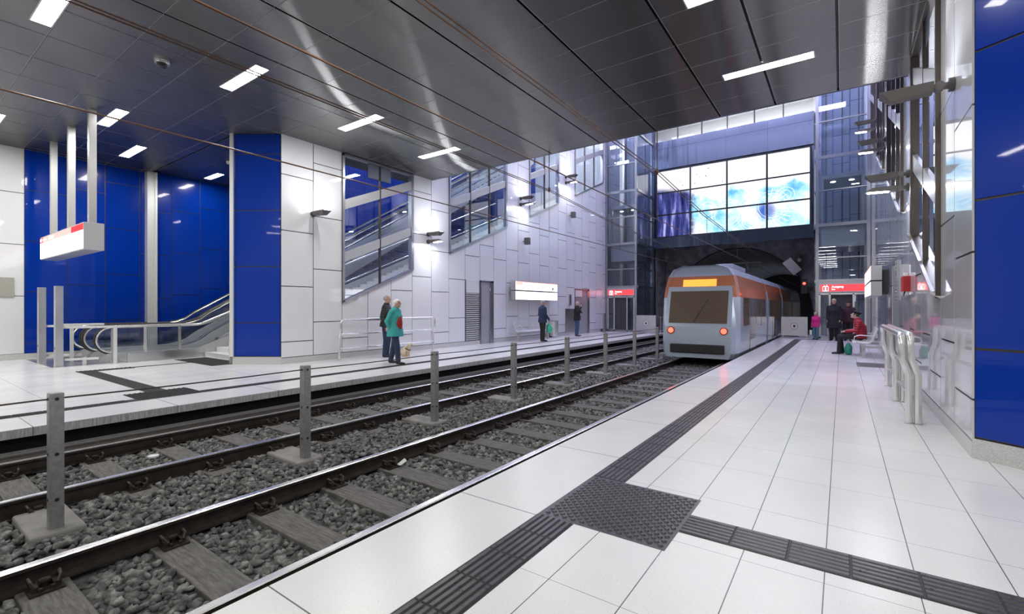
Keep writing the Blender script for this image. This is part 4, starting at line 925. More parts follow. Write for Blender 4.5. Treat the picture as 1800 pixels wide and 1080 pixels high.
# tunnel fittings
t_ = empty('tunnel_signal', (-1.5, 30.4, 2.4), 'small tunnel signal showing a red light at the right side of the portal', 'signal')
q_ = MB(); q_.box(-1.85, -1.55, 30.3, 30.5, 2.2, 3.0); q_.box(-1.6, -1.19, 30.38, 30.44, 2.5, 2.56); q_.build('case', 'black', t_); q_ = MB(); q_.cyl((-1.7, 30.3, 2.75), (-1.7, 30.27, 2.75), .07, 16); q_.build('lens', 'redlamp', t_)
t_ = empty('tunnel_camera', (-1.75, 30.6, 4.3), 'white dome camera mounted on the tunnel portal', 'camera')
q_ = MB(); q_.ball((-1.95, 30.7, 4.1), .11, 14, 10); q_.build('dome', 'white', t_, smooth=True); q_ = MB(); q_.cyl((-1.95, 30.7, 4.18), (-1.95, 30.7, 4.4), .05, 10); q_.bar((-1.95, 30.75, 4.38), (-1.95, 31.0, 4.38), .05, .05); q_.build('bracket', 'lampgrey', t_)
t_ = empty('tunnel_floodlight', (-2.2, 30.6, 4.0), 'flat pale floodlight tilted under the tunnel arch', 'floodlight')
q_ = MB(); q_.cbox((-2.3, 30.5, 3.75), (.5, .12, .9), Matrix.Rotation(R(-38), 3, 'Y') @ Matrix.Rotation(R(15), 3, 'X')); q_.build('head', 'silver', t_); q_ = MB(); q_.bar((-2.2, 30.75, 3.8), (-2.2, 31.0, 4.1), .04, .04); q_.build('arm', 'lampgrey', t_)

# ================================================================ SIGNS
t_ = empty('hanging_sign', (-15.4, 2.95, 2.7), 'long lit sign with pale red band hanging from three posts before the blue wall', 'sign')
q_ = MB(); q_.box(-17.45, -13.38, 2.85, 3.2, 2.70, 3.30); cs = q_.build('case', 'silver', t_, bevel=.01)
q_ = MB(); q_.box(-17.42, -13.42, 2.842, 2.85, 2.73, 3.13); q_.build('face', 'signlit', t_)
q_ = MB(); q_.box(-17.42, -14.35, 2.842, 2.85, 3.135, 3.27, 0); q_.box(-14.345, -13.42, 2.842, 2.85, 3.135, 3.27, 1); q_.box(-17.42, -17.1, 2.838, 2.842, 3.14, 3.265, 1); hb = q_.build('header_band', ['signpink', 'signred'], t_)
q_ = MB(); q_.box(-17.36, -17.18, 2.834, 2.838, 3.165, 3.24); q_.box(-17.05, -16.75, 2.834, 2.842, 3.18, 3.22); q_.box(-16.4, -15.95, 2.834, 2.842, 3.165, 3.235); q_.build('header_marks', 'signtxt', hb)
q_ = MB(); q_.box(-17.03, -16.99, 2.838, 2.842, 3.0, 3.05); q_.box(-17.03, -16.99, 2.838, 2.842, 2.90, 2.95); q_.build('small_marks', 'lampgrey', t_)
for x in (-17.05, -15.3, -13.58): q_ = MB(); q_.box(x - .065, x + .065, 2.97, 3.10, 3.3, Z_C); q_.build('hanger_post', 'silver', t_)
def wall_sign(X0, s, y0, y1, lab):
    t_ = empty('wall_sign', (X0, (y0 + y1) / 2, 1.75), lab, 'sign', 'lit station signs')
    for z0, z1 in ((2.16, 2.55), (1.75, 2.13)):
        q_ = MB(); q_.box(*sorted((X0 + s * .16, X0 + s * .40)), y0, y1, z0, z1); c_ = q_.build('light_box', 'silver', t_, bevel=.006)
        q_ = MB(); q_.box(*sorted((X0 + s * .40, X0 + s * .405)), y0 + .02, y1 - .02, z0 + .02, z1 - .02); q_.build('face', 'signlit', c_)
        q_ = MB(); q_.add([(X0 + s * .17, y0 - .003, z0 + .01), (X0 + s * .39, y0 - .003, z0 + .01), (X0 + s * .39, y0 - .003, z1 - .01), (X0 + s * .17, y0 - .003, z1 - .01)], [(0, 1, 2, 3)]); q_.build('end_cap', 'silver', c_)
        if z0 > 2:
            q_ = MB(); q_.box(*sorted((X0 + s * .405, X0 + s * .409)), y0 + .02, y1 - .02, z1 - .055, z1 - .02, 0); ya = y0 + .02 if s > 0 else y1 - .5
            q_.box(*sorted((X0 + s * .405, X0 + s * .409)), ya, ya + .5, z1 - .17, z1 - .055, 0); q_.build('header_band', 'signpink', c_)
            q_ = MB(); yy = y1 - .5; q_.box(*sorted((X0 + s * .405, X0 + s * .408)), yy, yy + .13, z0 + .07, z0 + .2); q_.build('mark', 'lampgrey', c_)
    for y in (y0 + .4, y1 - .4): q_ = MB(); q_.box(*sorted((X0, X0 + s * .16)), y - .05, y + .05, 1.85, 2.45); q_.build('bracket', 'lampgrey_dark', t_)
wall_sign(XL, 1, 15.95, 19.45, 'long lit station sign fixed to the left wall above the far bench')
wall_sign(XR, -1, 15.6, 19.3, 'lit station sign fixed to the right wall above the white bench')

# ================================================================ BENCHES, BIN
wht = mat('white_wire', (.78, .78, .78), .35, .3)
def bench(X0, s, ys, lab):      # s: direction the sitter faces (+1 = +X)
    t_ = empty('bench', (X0, sum(ys) / len(ys), 0), lab, 'bench')
    for y in ys:
        q_ = MB(); w = .25
        for k in range(9):
            yy = y - w + 2 * w * k / 8
            q_.tube([(X0 + s * .25, yy, .40), (X0 + s * .24, yy, .43), (X0 - s * .14, yy, .41), (X0 - s * .20, yy, .46), (X0 - s * .33, yy, .84)], .008 if 0 < k < 8 else .014, 5)
        for p in (((X0 + s * .245, 0, .425)), ((X0 + s * .05, 0, .42)), ((X0 - s * .13, 0, .41)), ((X0 - s * .25, 0, .6)), ((X0 - s * .33, 0, .84))): q_.tube([(p[0], y - w, p[2]), (p[0], y + w, p[2])], .011, 5)
        q_.build('seat', wht, t_)
    for y in [ys[0] - .29, ys[-1] + .29]:
        q_ = MB(); q_.tube([(X0 - s * .25, y, .62), (X0 + s * .08, y, .64), (X0 + s * .2, y, .6), (X0 + s * .22, y, .5), (X0 + s * .1, y, .42), (X0 - s * .1, y, .40)], .015, 8); q_.build('armrest', wht, t_, smooth=True)
    q_ = MB(); q_.box(X0 - .05, X0 + .05, ys[0] - .5, ys[-1] + .4, .3, .38); q_.build('beam', 'silver', t_)
    for y in (ys[0] - .3, ys[-1] + .25): q_ = MB(); q_.box(X0 - .04, X0 + .04, y - .04, y + .04, 0, .3); q_.box(*sorted((X0, X0 - s * .44)), y - .04, y + .04, .28, .34); q_.build('leg', 'silver', t_)
bench(.50, -1, (16.95, 17.55, 18.15), 'white wire bench against the right wall, a woman in a red jacket sits on it')
bench(XL + .5, 1, (16.35, 16.95, 17.55, 18.15), 'white wire bench against the left wall under the lit sign')
t_ = empty('waste_bin', (XL + .3, 19.3, 0), 'round stainless waste bin between the far bench and the farther door', 'bin')
q_ = MB(); q_.cyl((XL + .3, 19.3, .06), (XL + .3, 19.3, .78), .21, 24); q_.build('body', 'steel_bright', t_, smooth=True); q_ = MB(); q_.cyl((XL + .3, 19.3, .78), (XL + .3, 19.3, .81), .215, 24, r2=.16); q_.build('lid', 'lampgrey', t_, smooth=True); q_ = MB(); q_.box(XL, XL + .15, 19.2, 19.4, 0, .5); q_.build('bracket', 'lampgrey_dark', t_)
# tall glass lift-call post by the far lift
b = MB(); b.box(-11.1, -10.98, 24.6, 24.72, 0, 1.1); b.build('call_post', 'frame', label='short steel call post standing before the left lift', cat='post')
t_ = empty('end_railing', (-7.95, 26.3, 0), 'low steel railing at the far platform end beyond the barrier panel', 'railing')
q_ = MB(); q_.tube([(-8.3, 25.4, .9), (-8.1, 26.6, .9), (-8.1, 28, .9)], .03, 8); q_.build('top_rail', 'steel_bright', t_)
q_ = MB(); 
for y in (25.8, 26.3): q_.box(-8.23, -8.17, y, y + .05, 0, .9)
q_.build('posts', 'steel_bright', t_)

# ================================================================ TRAM
tm = {'low': mat('tram_silver', (.50, .57, .66), .25, .3, coat=.5), 'org': mat('tram_lamp_streak', (.50, .17, .08), .3, 0, coat=.6), 'roof': mat('tram_roof', (.42, .47, .60), .3, .2), 'dk': mat('tram_window_glow', (.05, .035, .025), .08, 0, coat=1, emit=(.30, .22, .17), es=.06)}  # window glass glows faintly in place of a lit interior
Y0 = 15.0; XC = -3.66
t_ = empty('tram', (XC, Y0 + 14, -.2), 'silver tram with warm lamp streaks painted as an orange band, heading away into the tunnel', 'tram')
sec = [(-1.06, -.12), (-1.13, .05), (-1.15, .85), (-1.14, 1.75), (-1.10, 2.10), (-1.02, 2.42), (-.86, 2.66), (-.5, 2.78), (.5, 2.78), (.86, 2.66), (1.02, 2.42), (1.10, 2.10), (1.14, 1.75), (1.15, .85), (1.13, .05), (1.06, -.12)]
mats_ = [tm['low'], tm['org'], tm['roof']]  # the orange band paints the warm streaks of the interior lamps
def tsec(y, k=1., lift_=0., sh=0): return [(XC + p[0] * k, y + sh * max(0, p[1] - .8), p[1] if p[1] < 1 else p[1]) for p in sec]
def seg(ya, yb, tail=False):
    rings_ = [(ya, 1.)] if not tail else [(ya, .86), (ya + .18, .95), (ya + .55, 1.)]
    rings_ += [(yb, 1.)]
    q_ = MB(); n = len(sec); R_ = [tsec(y, k, sh=(.28 if tail and y < ya + .5 else 0) * (1 if y == ya else .45)) for y, k in rings_]
    for a, c in zip(R_[:-1], R_[1:]):
        for i in range(n):
            j = (i + 1) % n; z = (sec[i][1] + sec[j][1]) / 2; mi = 2 if z > 2.5 else (1 if z > 1.8 else 0)
            q_.add([a[i], a[j], c[j], c[i]], [(0, 1, 2, 3)], mi)
    # tail/end face split in bands
    for ring, fl in ((R_[0], 1), (R_[-1], 0)):
        for i in range(n // 2 - 1):
            j = n - 1 - i; z = (sec[i][1] + sec[i + 1][1]) / 2; mi = 2 if z > 2.5 else (1 if z > 2.0 else 0)
            q_.add([ring[i], ring[i + 1], ring[j - 1], ring[j]], [(0, 1, 2, 3) if not fl else (3, 2, 1, 0)], mi)
        i = n // 2 - 1
    return q_.build('body_section', mats_, t_, smooth=False)
cuts = [15.0, 21.6, 22.1, 27.4, 27.9, 33.2, 33.7, 40.5]
for k in range(0, 8, 2):
    bs = seg(cuts[k], cuts[k + 1], k == 0)
    ya, yb = cuts[k] + (1.0 if k == 0 else .35), cuts[k + 1] - .35; nw = 4; w = (yb - ya) / nw
    for side in (-1, 1):
        for i in range(nw):
            q_ = MB(); a, e = ya + w * i + .05, ya + w * (i + 1) - .05; x1 = XC + side * 1.156; x2 = XC + side * 1.148
            lo_ = .02 if i == 1 else .82
            q_.add([(x1 - side * (.012 if lo_ < .5 else 0), a, lo_), (x1 - side * (.012 if lo_ < .5 else 0), e, lo_), (x1, e, .85), (x1, a, .85)], [(0, 1, 2, 3)]) if lo_ < .5 else None
            q_.add([(x1, a, .85), (x1, e, .85), (x2, e, 1.75), (x2, a, 1.75)], [(0, 1, 2, 3)]); q_.build('door' if i == 1 else 'window', tm['dk'], bs)
for k in range(1, 7, 2):
    q_ = MB(); ya, yb = cuts[k], cuts[k + 1]; n = len(sec)
    for i_ in range(6):
        a = ya + (yb - ya) / 6 * i_; kk = .94 if i_ % 2 else .9
        A_ = [(XC + p[0] * kk, a, p[1] * .97) for p in sec]; B_ = [(XC + p[0] * (1.84 - kk), a + (yb - ya) / 6, p[1] * .97) for p in sec]
        for i in range(n): q_.add([A_[i], A_[(i + 1) % n], B_[(i + 1) % n], B_[i]], [(0, 1, 2, 3)])
    q_.build('bellows', 'rubber', t_)
zf = lambda z: Y0 + .28 * max(0, z - .8)
q_ = MB(); zz = [.95, 1.25, 1.6, 1.95]; 
for a, c in zip(zz[:-1], zz[1:]): q_.add([(XC - .86, zf(a) - .012, a), (XC + .86, zf(a) - .012, a), (XC + .86, zf(c) - .012, c), (XC - .86, zf(c) - .012, c)], [(0, 1, 2, 3)])
q_.build('rear_windscreen', tm['dk'], t_)
q_ = MB(); q_.add([(XC - .5, zf(2.1) - .012, 2.1), (XC + .5, zf(2.1) - .012, 2.1), (XC + .5, zf(2.32) - .012, 2.32), (XC - .5, zf(2.32) - .012, 2.32)], [(0, 1, 2, 3)]); q_.build('destination_display', 'oranged', t_)
for x in (-.78, .78):
    q_ = MB(); q_.cyl((XC + x, Y0 + .02, .72), (XC + x, Y0 - .02, .72), .085, 18); h_ = q_.build('tail_lamp', 'redlamp', t_)
    q_ = MB(); q_.tube([(XC + x + .1 * math.cos(a), Y0 - .012, .72 + .1 * math.sin(a)) for a in np.linspace(0, 2 * math.pi, 18, endpoint=False)], .015, 6, closed=True); q_.build('lamp_rim', 'black', h_)
q_ = MB(); q_.box(XC - .8, XC + .8, Y0 - .06, Y0 + .1, .02, .3); q_.build('bumper', 'rubber', t_, bevel=.03)
q_ = MB(); q_.tube([(XC - .1, zf(.95) - .03, .97), (XC + .3, zf(1.7) - .03, 1.72)], .012, 6); q_.build('wiper', 'black', t_)
for yb_ in (17.2, 24.7, 30.5, 37.4):
    bg = MB(); bg.box(XC - .95, XC + .95, yb_ - .9, yb_ + .9, -.14, .02); bo = bg.build('bogie', 'black', t_)
    for y in (yb_ - .6, yb_ + .6):
        for x in (-.72, .72): q_ = MB(); q_.cyl((XC + x - .05, y, .045), (XC + x + .05, y, .045), .29, 20); q_.build('wheel', 'rail_side', bo)
q_ = MB(); q_.box(XC - .6, XC + .6, 17.5, 20.0, 2.78, 2.95); q_.build('roof_unit', tm['roof'], t_, bevel=.03)
q_ = MB(); q_.tube([(XC, 24.0, 2.8), (XC, 25.0, 3.15), (XC, 24.2, 3.5)], .03, 8); q_.bar((XC - .6, 24.2, 3.53), (XC + .6, 24.2, 3.53), .05, .03); q_.build('pantograph', 'bronze', t_)
# ================================================================ PEOPLE
skin = mat('skin', (.52, .30, .22), .55); skin2 = mat('skin_pale', (.58, .37, .29), .55)
def cloth(name, col, quilt=0, rough=.8):
    m = mat(name, col, rough); t, b = nt(m); g, s = pos(t)
    if quilt: w = math_n(t, 'ABSOLUTE', math_n(t, 'SINE', math_n(t, 'MULTIPLY', s.outputs[2], math.pi / quilt))); bump(t, b, w, .9, .02)
    else: n = noise(t, 14, 3, g.outputs['Position']); bump(t, b, n.outputs[0], .5, .02)
    return m
denim = cloth('denim', (.018, .034, .075)); denim_l = cloth('denim_light', (.045, .095, .19)); blk = cloth('black_cloth', (.012, .012, .014)); shoe_b = mat('shoe_black', (.012, .011, .01), .5); shoe_br = mat('shoe_brown', (.16, .06, .03), .5)
grey_h = mat('hair_grey', (.38, .37, .36), .7); white_h = mat('hair_white', (.78, .74, .68), .7); dark_h = mat('hair_dark', (.05, .04, .035), .6); blond_h = mat('hair_blond', (.55, .42, .26), .7); eye_m = mat('eye_dark', (.02, .015, .012), .2)
def person(loc, rz, h, label, jacket, jz=.80, trousers=denim, shoes=shoe_b, hair=grey_h, sk=skin, P=None, wide=1., head_rot=(0, 0), bald=.0, hat=None, front=None, hair_len=0., flare=1.):
    t_ = empty('person', loc, label, 'person', None, None, rz)
    t_.rotation_euler = (0, 0, 0); base = Vector(loc); RZ = Matrix.Rotation(rz, 3, 'Z'); k = h / 1.75
    J = dict(pel=(0, 0, .92), wai=(0, .0, 1.07), che=(0, .01, 1.28), sho=(0, 0, 1.42), nek=(0, .01, 1.50), hed=(0, .025, 1.635),
             ls=(-.185, 0, 1.40), le=(-.225, -.02, 1.12), lw=(-.22, .06, .88), rs=(.185, 0, 1.40), re=(.225, -.02, 1.12), rw=(.22, .06, .88),
             lh=(-.09, 0, .90), lk=(-.10, .02, .49), la=(-.105, -.02, .09), rh=(.09, 0, .90), rk=(.10, .02, .49), ra=(.105, -.02, .09), lfd=(-.03, 1, 0), rfd=(.03, 1, 0), lhd=(0, .15, -1), rhd=(0, .15, -1))
    if P: J.update(P)
    W = lambda p: base + RZ @ (Vector(p) * k)
    J = {a: Vector(c) for a, c in J.items()}
    def tb(q, ks, rs, seg=14):
        pts = [J[a] if isinstance(a, str) else Vector(a) for a in ks]; out = []; rr = []
        # hemispherical ends come from balls
        q.tube([W(p) for p in pts], [((r[0] * k, r[1] * k) if isinstance(r, tuple) else r * k) for r in rs], seg)
        for p, r in zip(pts, rs):
            r_ = r if isinstance(r, (int, float)) else min(r); q.ball(W(p), r_ * k, 12, 8)
    up = lambda a, c, f: J[a].lerp(J[c], f)
    q = MB()
    def torso(q, g=0., fl=1., low=None):
        # elliptical rings stacked along the spine
        zs = [(J['pel'] + Vector((0, 0, -.06)), .155, .115), (J['pel'] + Vector((0, 0, .03)), .17, .12), (J['wai'], .15 * wide, .115 * wide), (J['che'], .17 * wide, .12 * wide), (J['sho'] + Vector((0, 0, -.03)), .175, .10), (J['sho'] + Vector((0, 0, .045)), .12, .075), (J['nek'], .062, .062)]
        if low is not None: zs = [(low, .175 * fl * wide, .135 * fl * wide), (low.lerp(J['wai'], .5), .172 * wide * (1 + fl) / 2, .132 * wide * (1 + fl) / 2)] + zs[2:]
        seg = 20; vs = []
        for c, rx, ry in zs:
            for i in range(seg): a = 2 * math.pi * i / seg; vs.append(W(c + Vector(((rx + g) * math.cos(a), (ry + g) * math.sin(a), 0))))
        fs = [tuple(range(seg))[::-1], tuple((len(zs) - 1) * seg + i for i in range(seg))]
        for r in range(len(zs) - 1):
            for i in range(seg): i2 = (i + 1) % seg; fs.append((r * seg + i, r * seg + i2, (r + 1) * seg + i2, (r + 1) * seg + i))
        q.add(vs, fs)
    torso(q)
    tb(q, ['nek', up('nek', 'hed', .5)], [.06, .056])
    HR = Matrix.Rotation(head_rot[0], 3, 'Z') @ Matrix.Rotation(-head_rot[1], 3, 'X'); hc = J['hed']
    HW = lambda p: W(hc + HR @ Vector(p)); HRw = RZ @ HR
    q.ball(HW((0, -.005, .03)), (.077 * k, .094 * k, .088 * k), 18, 12, rot=HRw); q.ball(HW((0, .022, -.045)), (.058 * k, .068 * k, .068 * k), 16, 10, rot=HRw); q.ball(HW((0, .07, -.09)), (.028 * k, .02 * k, .022 * k), 10, 8, rot=HRw)
    q.tube([HW((0, .09, .02)), HW((0, .112, -.025)), HW((0, .085, -.035))], [.011 * k, .016 * k, .01 * k], 8); q.ball(HW((0, .083, -.062)), (.024 * k, .012 * k, .009 * k), 8, 6, rot=HRw)
    for sx in (-1, 1): q.ball(HW((sx * .079, -.005, -.005)), (.01 * k, .02 * k, .033 * k), 8, 6, rot=HRw)
    for sd in ('l', 'r'):
        tb(q, [sd + 's', sd + 'e', sd + 'w'], [.052, .042, .03]); tb(q, [sd + 'h', sd + 'k', sd + 'a'], [.085, .056, .04])
        fd = J[sd + 'fd'].normalized(); a_ = J[sd + 'a']; tb(q, [a_ + Vector((0, 0, -.03)) - fd * .03, a_ + fd * .15 + Vector((0, 0, -.06))], [.035, .024])
        hd = J[sd + 'hd'].normalized(); w_ = J[sd + 'w']; sx = -1 if sd == 'l' else 1; out = Vector((0, 1, 0)) if abs(hd.y) < .8 else Vector((1, 0, 0)); out = (out - hd * out.dot(hd)).normalized(); pn = hd.cross(out)
        q.tube([W(w_), W(w_ + hd * .04), W(w_ + hd * .085)], [(.026 * k, .02 * k), (.03 * k, .036 * k), (.024 * k, .036 * k)], 10)
        inn = -sx * (1 if pn.x > 0 else -1)
        for fi in range(4):
            of = out * ((fi - 1.5) * .021); ln = (.062, .075, .07, .055)[3 - fi]; p0 = w_ + hd * .078 + of; p1 = p0 + hd * ln * .5 + pn * inn * .008; p2 = p1 + hd * ln * .4 + pn * inn * .03
            q.tube([W(p0), W(p1), W(p2)], [.0098 * k, .009 * k, .0075 * k], 6)
        p0 = w_ + hd * .03 + out * .028; q.tube([W(p0), W(p0 + hd * .035 + out * .03 + pn * inn * .01), W(p0 + hd * .065 + out * .032 + pn * inn * .02)], [.013 * k, .011 * k, .008 * k], 6)
    body = q.build('body', sk, t_, remesh=.0085 * k)
    q = MB()
    for sx in (-1, 1): q.ball(HW((sx * .03, .079, .018)), .0085 * k, 8, 6)
    q.build('eyes', eye_m, t_, smooth=True)
    # trousers
    q = MB(); q.ball(W(J['pel'] + Vector((0, 0, .0))), (.17 * k * max(1, wide * .95), .128 * k * wide, .12 * k), 18, 12, rot=RZ)
    for sd in ('l', 'r'): tb(q, [sd + 'h', sd + 'k', J[sd + 'a'] + Vector((0, 0, -.01))], [.105, .082, .066])
    q.build('trousers', trousers, t_, remesh=.013)
    # jacket
    q = MB(); low = Vector((J['pel'].x, J['pel'].y, jz)); torso(q, .028, flare, low)
    for sd in ('l', 'r'): tb(q, [sd + 's', sd + 'e', up(sd + 'e', sd + 'w', .94)], [.078, .064, .05])
    q.tube([W(J['nek'] + Vector((0, -.005, -.03))), W(J['nek'] + Vector((0, -.0, .035)))], [.085 * k, .078 * k], 16)
    q.build('jacket', jacket, t_, remesh=.013)
    if front:
        q = MB(); q.ball(W(J['wai'].lerp(J['che'], .25) + Vector((.03, .075, -.03))), (.105 * k * wide, .12 * k * wide, .27 * k), 18, 14, rot=RZ); q.build('shirt', front, t_, remesh=.014)
    for sd in ('l', 'r'):
        fd = J[sd + 'fd'].normalized(); a_ = J[sd + 'a']; sd_ = Vector((fd.y, -fd.x, 0)); q = MB(); q.tube([W(a_ + Vector((0, 0, .0))), W(a_ + Vector((0, 0, -.03)))], [.05 * k, .052 * k], 12)
        q.tube([W(a_ - fd * .06 + Vector((0, 0, -.048))), W(a_ - fd * .03 + Vector((0, 0, -.045))), W(a_ + fd * .08 + Vector((0, 0, -.052))), W(a_ + fd * .17 + Vector((0, 0, -.06))), W(a_ + fd * .205 + Vector((0, 0, -.065)))], [(.03 * k, .035 * k), (.042 * k, .042 * k), (.036 * k, .048 * k), (.028 * k, .042 * k), (.018 * k, .02 * k)], 12)
        q.build('shoe', shoes, t_, remesh=.01)
    # hair or hat
    q = MB(); q.ball(HW((0, -.012, .036)), (.084 * k, .10 * k, .092 * k), 20, 14, rot=HRw)
    if hair_len: q.ball(HW((0, -.03, -.03)), (.086 * k, .082 * k, .10 * k), 18, 12, rot=HRw)
    HRi = HRw.transposed(); keep = []
    for f in q.f:
        c = sum((Vector(q.v[i]) for i in f), Vector()) / len(f); l_ = (HRi @ (c - W(hc))) / k
        if l_.y > .035 - bald * .05 and l_.z < .062 + bald * .03: continue
        if l_.z < (-.02 if not hair_len else -.13) and l_.y > -.02: continue
        if l_.z < -.055 and not hair_len: continue
        if bald and l_.z > .115 - bald * .05: continue
        keep.append(f)
    q.f = keep; q.m = [0] * len(keep); o = q.build('hair', hair, t_, smooth=True); md = o.modifiers.new('thick', 'SOLIDIFY'); md.thickness = .008
    if hat:
        q = MB()
        if hat[0] == 'beret': q.ball(HW((0, -.02, .105)), (.115 * k, .125 * k, .05 * k), 20, 10, rot=HRw); q.ball(HW((0, -.01, .07)), (.088 * k, .102 * k, .045 * k), 18, 10, rot=HRw)
        else: q.ball(HW((0, -.005, .075)), (.09 * k, .103 * k, .062 * k), 18, 10, rot=HRw); q.cbox(HW((0, .11, .06)), (.13 * k, .09 * k, .012 * k), HRw)
        q.build('hat', hat[1], t_, remesh=.009)
    return t_, W
FR = -R(54.66)          # heading along the camera's right-hand direction (X,Y)=(.816,.578)
# man in black quilted jacket, leaning on the rail, facing right
person((-10.80, 8.92, 0), FR, 1.79, 'man in a black quilted jacket and jeans leaning back on the rail', cloth('quilt_black', (.014, .013, .014), .045, .5), .86, P=dict(pel=(0, -.03, .92), lw=(-.22, .12, .92), rw=(.24, .06, .86), re=(.235, -.06, 1.14), lhd=(.1, .3, -1)), bald=.6, head_rot=(-.1, -.05))
# person in teal jacket
person((-9.32, 7.98, 0), FR - .25, 1.66, 'white haired person in a teal jacket over a red top, standing on the far platform', cloth('teal_cloth', (.045, .36, .34)), .74, hair=white_h, P=dict(lh=(-.09, 0, .9), lk=(-.12, -.10, .48), la=(-.12, -.20, .09), rk=(.12, .12, .48), ra=(.13, .16, .09), re=(.27, -.10, 1.14), rw=(.20, -.04, .92), hed=(0, .06, 1.62)), wide=1.2, front=cloth('red_cloth', (.32, .02, .015)), hair_len=.0, head_rot=(0, -.1), flare=1.15)
# navy coat man with green bag
pn_, Wn = person((-10.3, 16.75, 0), FR + .5, 1.74, 'man in a dark navy coat holding a green bag on the far platform', cloth('navy_cloth', (.02, .035, .085)), .80, trousers=cloth('dark_trousers', (.02, .016, .014)), hair=grey_h, P=dict(re=(.24, 0, 1.14), rw=(.2, .2, .92), lw=(-.12, .24, .92), lk=(-.07, .02, .49), la=(-.06, -.0, .09), rk=(.07, 0, .49), ra=(.06, .0, .09)), flare=1.12, bald=.4)
# black jacket man with phone
pb_, Wb = person((-10.75, 20.75, 0), FR - .35, 1.73, 'man in a black jacket and blue jeans raising a phone by the farther steel door', cloth('black_jacket', (.013, .012, .014)), .80, trousers=denim_l, shoes=shoe_br, sk=skin2, P=dict(le=(-.24, .14, 1.22), lw=(-.05, .26, 1.20), lhd=(1, .2, .3), re=(.27, .10, 1.22), rw=(.14, .24, 1.46), rhd=(-.3, .2, 1)), bald=1., wide=1.12)
# seated woman, facing -X
pw_, Ww = person((.42, 17.55, -.26), R(90), 1.66, 'seated woman in a red quilted jacket, dark trousers and a black beret', cloth('quilt_red', (.40, .012, .035), .07, .5), .74 + .06, trousers=cloth('black_trousers', (.018, .018, .02)), hair=dark_h, sk=skin2, shoes=shoe_b,
       P=dict(pel=(0, -.02, .86), wai=(0, -.05, 1.02), che=(0, -.03, 1.2), sho=(0, .02, 1.34), nek=(0, .05, 1.42), hed=(0, .10, 1.54), ls=(-.18, .0, 1.32), rs=(.18, .0, 1.32), le=(-.23, .06, 1.06), lw=(-.12, .34, 1.02), lhd=(.3, 1, -.2), re=(.23, .06, 1.06), rw=(.12, .34, 1.02), rhd=(-.3, 1, -.2),
              lh=(-.09, .02, .86), rh=(.09, .02, .86), lk=(-.10, .50, .84), rk=(.10, .48, .84), la=(-.09, .52, .37), ra=(.10, .44, .37)), hat=('beret', mat('beret_black', (.01, .01, .011), .9)), head_rot=(0, -.35), wide=1.12)
# standing people before the right lift
person((-.28, 24.3, 0), R(165), 1.80, 'tall person in a long dark coat standing before the right lift', cloth('dark_coat', (.012, .013, .018)), .52, trousers=blk, hair=blond_h, wide=1.18, flare=1.15)
person((.22, 24.55, 0), R(170), 1.70, 'man in a black cap and dark wine jacket standing before the right lift', cloth('wine_jacket', (.05, .015, .025)), .82, trousers=blk, hair=dark_h, hat=('cap', blk))
person((-.95, 24.75, 0), R(150), 1.22, 'child in a bright pink jacket beside the right lift corner', cloth('pink_jacket', (.70, .03, .25)), .80, trousers=cloth('teal_trousers', (.12, .25, .3)), hair=blond_h, sk=skin2, hair_len=1, wide=1.1)
# bags and phone
def bag(name, c, r, mat_, lab, strap=None, fold=True):
    q = MB(); q.ball(c, r, 16, 12); v = []
    for i, p in enumerate(q.v):
        d = Vector(p) - Vector(c); a = math.atan2(d.y, d.x); f = 1 + .07 * math.sin(a * 5 + d.z * 20) if fold else 1
        top = max(0, d.z / r[2]); bt = max(0, -d.z / r[2]); f *= (1 + .9 * bt ** 3) * (1 - .25 * top) * 1.0; v.append((c[0] + d.x * f, c[1] + d.y * f, c[2] + d.z))
    q.v = v
    if strap is None: o = q.build(name, mat_, smooth=True, label=lab, cat='bag'); return o
    e_ = empty(name, (c[0], c[1], c[2] - r[2]), lab, 'bag'); q.build('pouch', mat_, e_, smooth=True); q = MB(); q.tube(strap, .008, 6); q.build('strap', mat_, e_, smooth=True); return e_
grn = mat('green_plastic', (.06, .50, .27), .35); grn2 = mat('green_plastic_dark', (.01, .24, .17), .4)
hw = Wn((.16, .24, .84)); bag('carrier_bag', (hw.x, hw.y, .56), (.14, .10, .20), grn, 'light green plastic carrier bag held by the man in the navy coat', [tuple(Wn((.20, .22, .86))), (hw.x + .02, hw.y, .80), (hw.x, hw.y, .72)])
bag('carrier_bag', (.16, 17.42, .185), (.10, .13, .185), grn2, 'dark green bag standing on the floor by the seated woman')
sb = Wb((-.24, .02, .86)); bag('shoulder_bag', (sb.x, sb.y, .96), (.12, .12, .17), mat('brown_leather', (.17, .10, .05), .6), 'brown shoulder bag hanging on the man in the black jacket', [tuple(Wb((-.24, .0, 1.02))), tuple(Wb((-.2, .13, 1.2))), tuple(Wb((-.10, .16, 1.40))), tuple(Wb((.05, .10, 1.50)))])
ph_ = Wb((.11, .30, 1.56)); q = MB(); q.cbox(ph_, (.075, .012, .15), Matrix.Rotation(FR - .35, 3, 'Z')); q.build('phone', 'black', label='small dark phone held up by the man in the black jacket', cat='phone', bevel=.004)
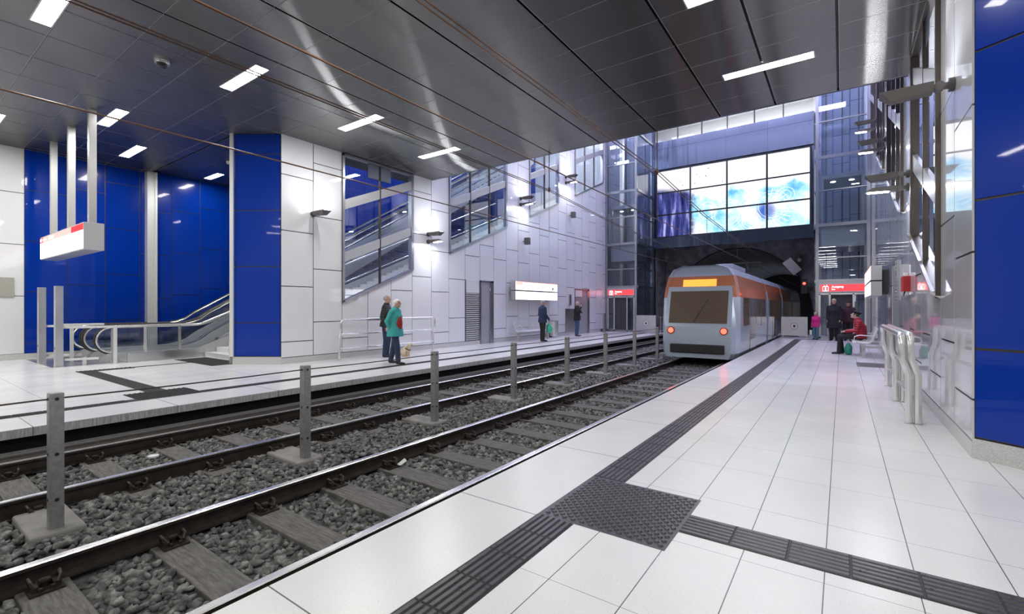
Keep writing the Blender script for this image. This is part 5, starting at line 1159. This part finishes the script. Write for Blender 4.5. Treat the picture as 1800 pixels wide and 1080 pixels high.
# dog, sitting, facing right
dl = Vector((-10.42, 9.33, 0)); RZ = Matrix.Rotation(FR - .15, 3, 'Z'); D = lambda x, y, z: dl + RZ @ Vector((x, y, z))
t_ = empty('dog', tuple(dl), 'small cream coloured dog with a dark harness sitting by the rail', 'dog')
fur = mat('dog_fur', (.72, .58, .40), .9); t, b = nt(fur); g, s = pos(t); nn = noise(t, 9, 3, g.outputs['Position']); L(t, ramp(t, nn.outputs[0], [(.35, (.50, .34, .17)), (.6, (.78, .68, .54))]), b.inputs['Base Color']); n9 = noise(t, 120, 2, g.outputs['Position']); bump(t, b, n9.outputs[0], .8, .01)
q = MB(); q.tube([D(0, -.13, .09), D(0, -.09, .14), D(0, -.02, .20), D(0, .05, .24), D(0, .08, .28), D(0, .09, .33)], [.06, .095, .085, .075, .055, .048], 14); q.ball(D(0, -.13, .09), .07, 12, 8); q.ball(D(0, .10, .355), (.052, .06, .05), 14, 10, rot=RZ); q.tube([D(0, .13, .35), D(0, .185, .335)], [.032, .02], 10); q.ball(D(0, .187, .335), .019, 8, 6)
for sx in (-1, 1):
    q.ball(D(sx * .06, -.06, .085), (.045, .085, .075), 12, 8, rot=RZ); q.tube([D(sx * .065, -.08, .03), D(sx * .065, .03, .018)], [.024, .02], 8); q.ball(D(sx * .065, .035, .018), (.022, .03, .018), 8, 6, rot=RZ)
    q.tube([D(sx * .045, .06, .22), D(sx * .045, .075, .11), D(sx * .045, .07, .02)], [.032, .022, .018], 8); q.ball(D(sx * .045, .085, .016), (.02, .03, .016), 8, 6, rot=RZ)
    q.tube([D(sx * .04, .085, .395), D(sx * .062, .08, .375), D(sx * .066, .085, .335)], [.018, .02, .01], 6)
q.tube([D(0, -.17, .05), D(0, -.24, .035), D(.04, -.28, .03)], [.022, .018, .01], 8)
q.build('body', fur, t_, remesh=.009)
q = MB(); q.ball(D(0, .203, .34), .009, 8, 6); q.ball(D(.024, .15, .372), .006, 8, 6); q.ball(D(-.024, .15, .372), .006, 8, 6); q.build('nose_and_eyes', eye_m, t_)
q = MB(); q.tube([D(.088 * math.cos(a), .045 + .06 * math.sin(a) * 1.25, .225 - .04 * math.sin(a)) for a in np.linspace(0, 2 * math.pi, 18, endpoint=False)], [(.012, .006)] * 18, 6, closed=True); q.build('harness', blk, t_)
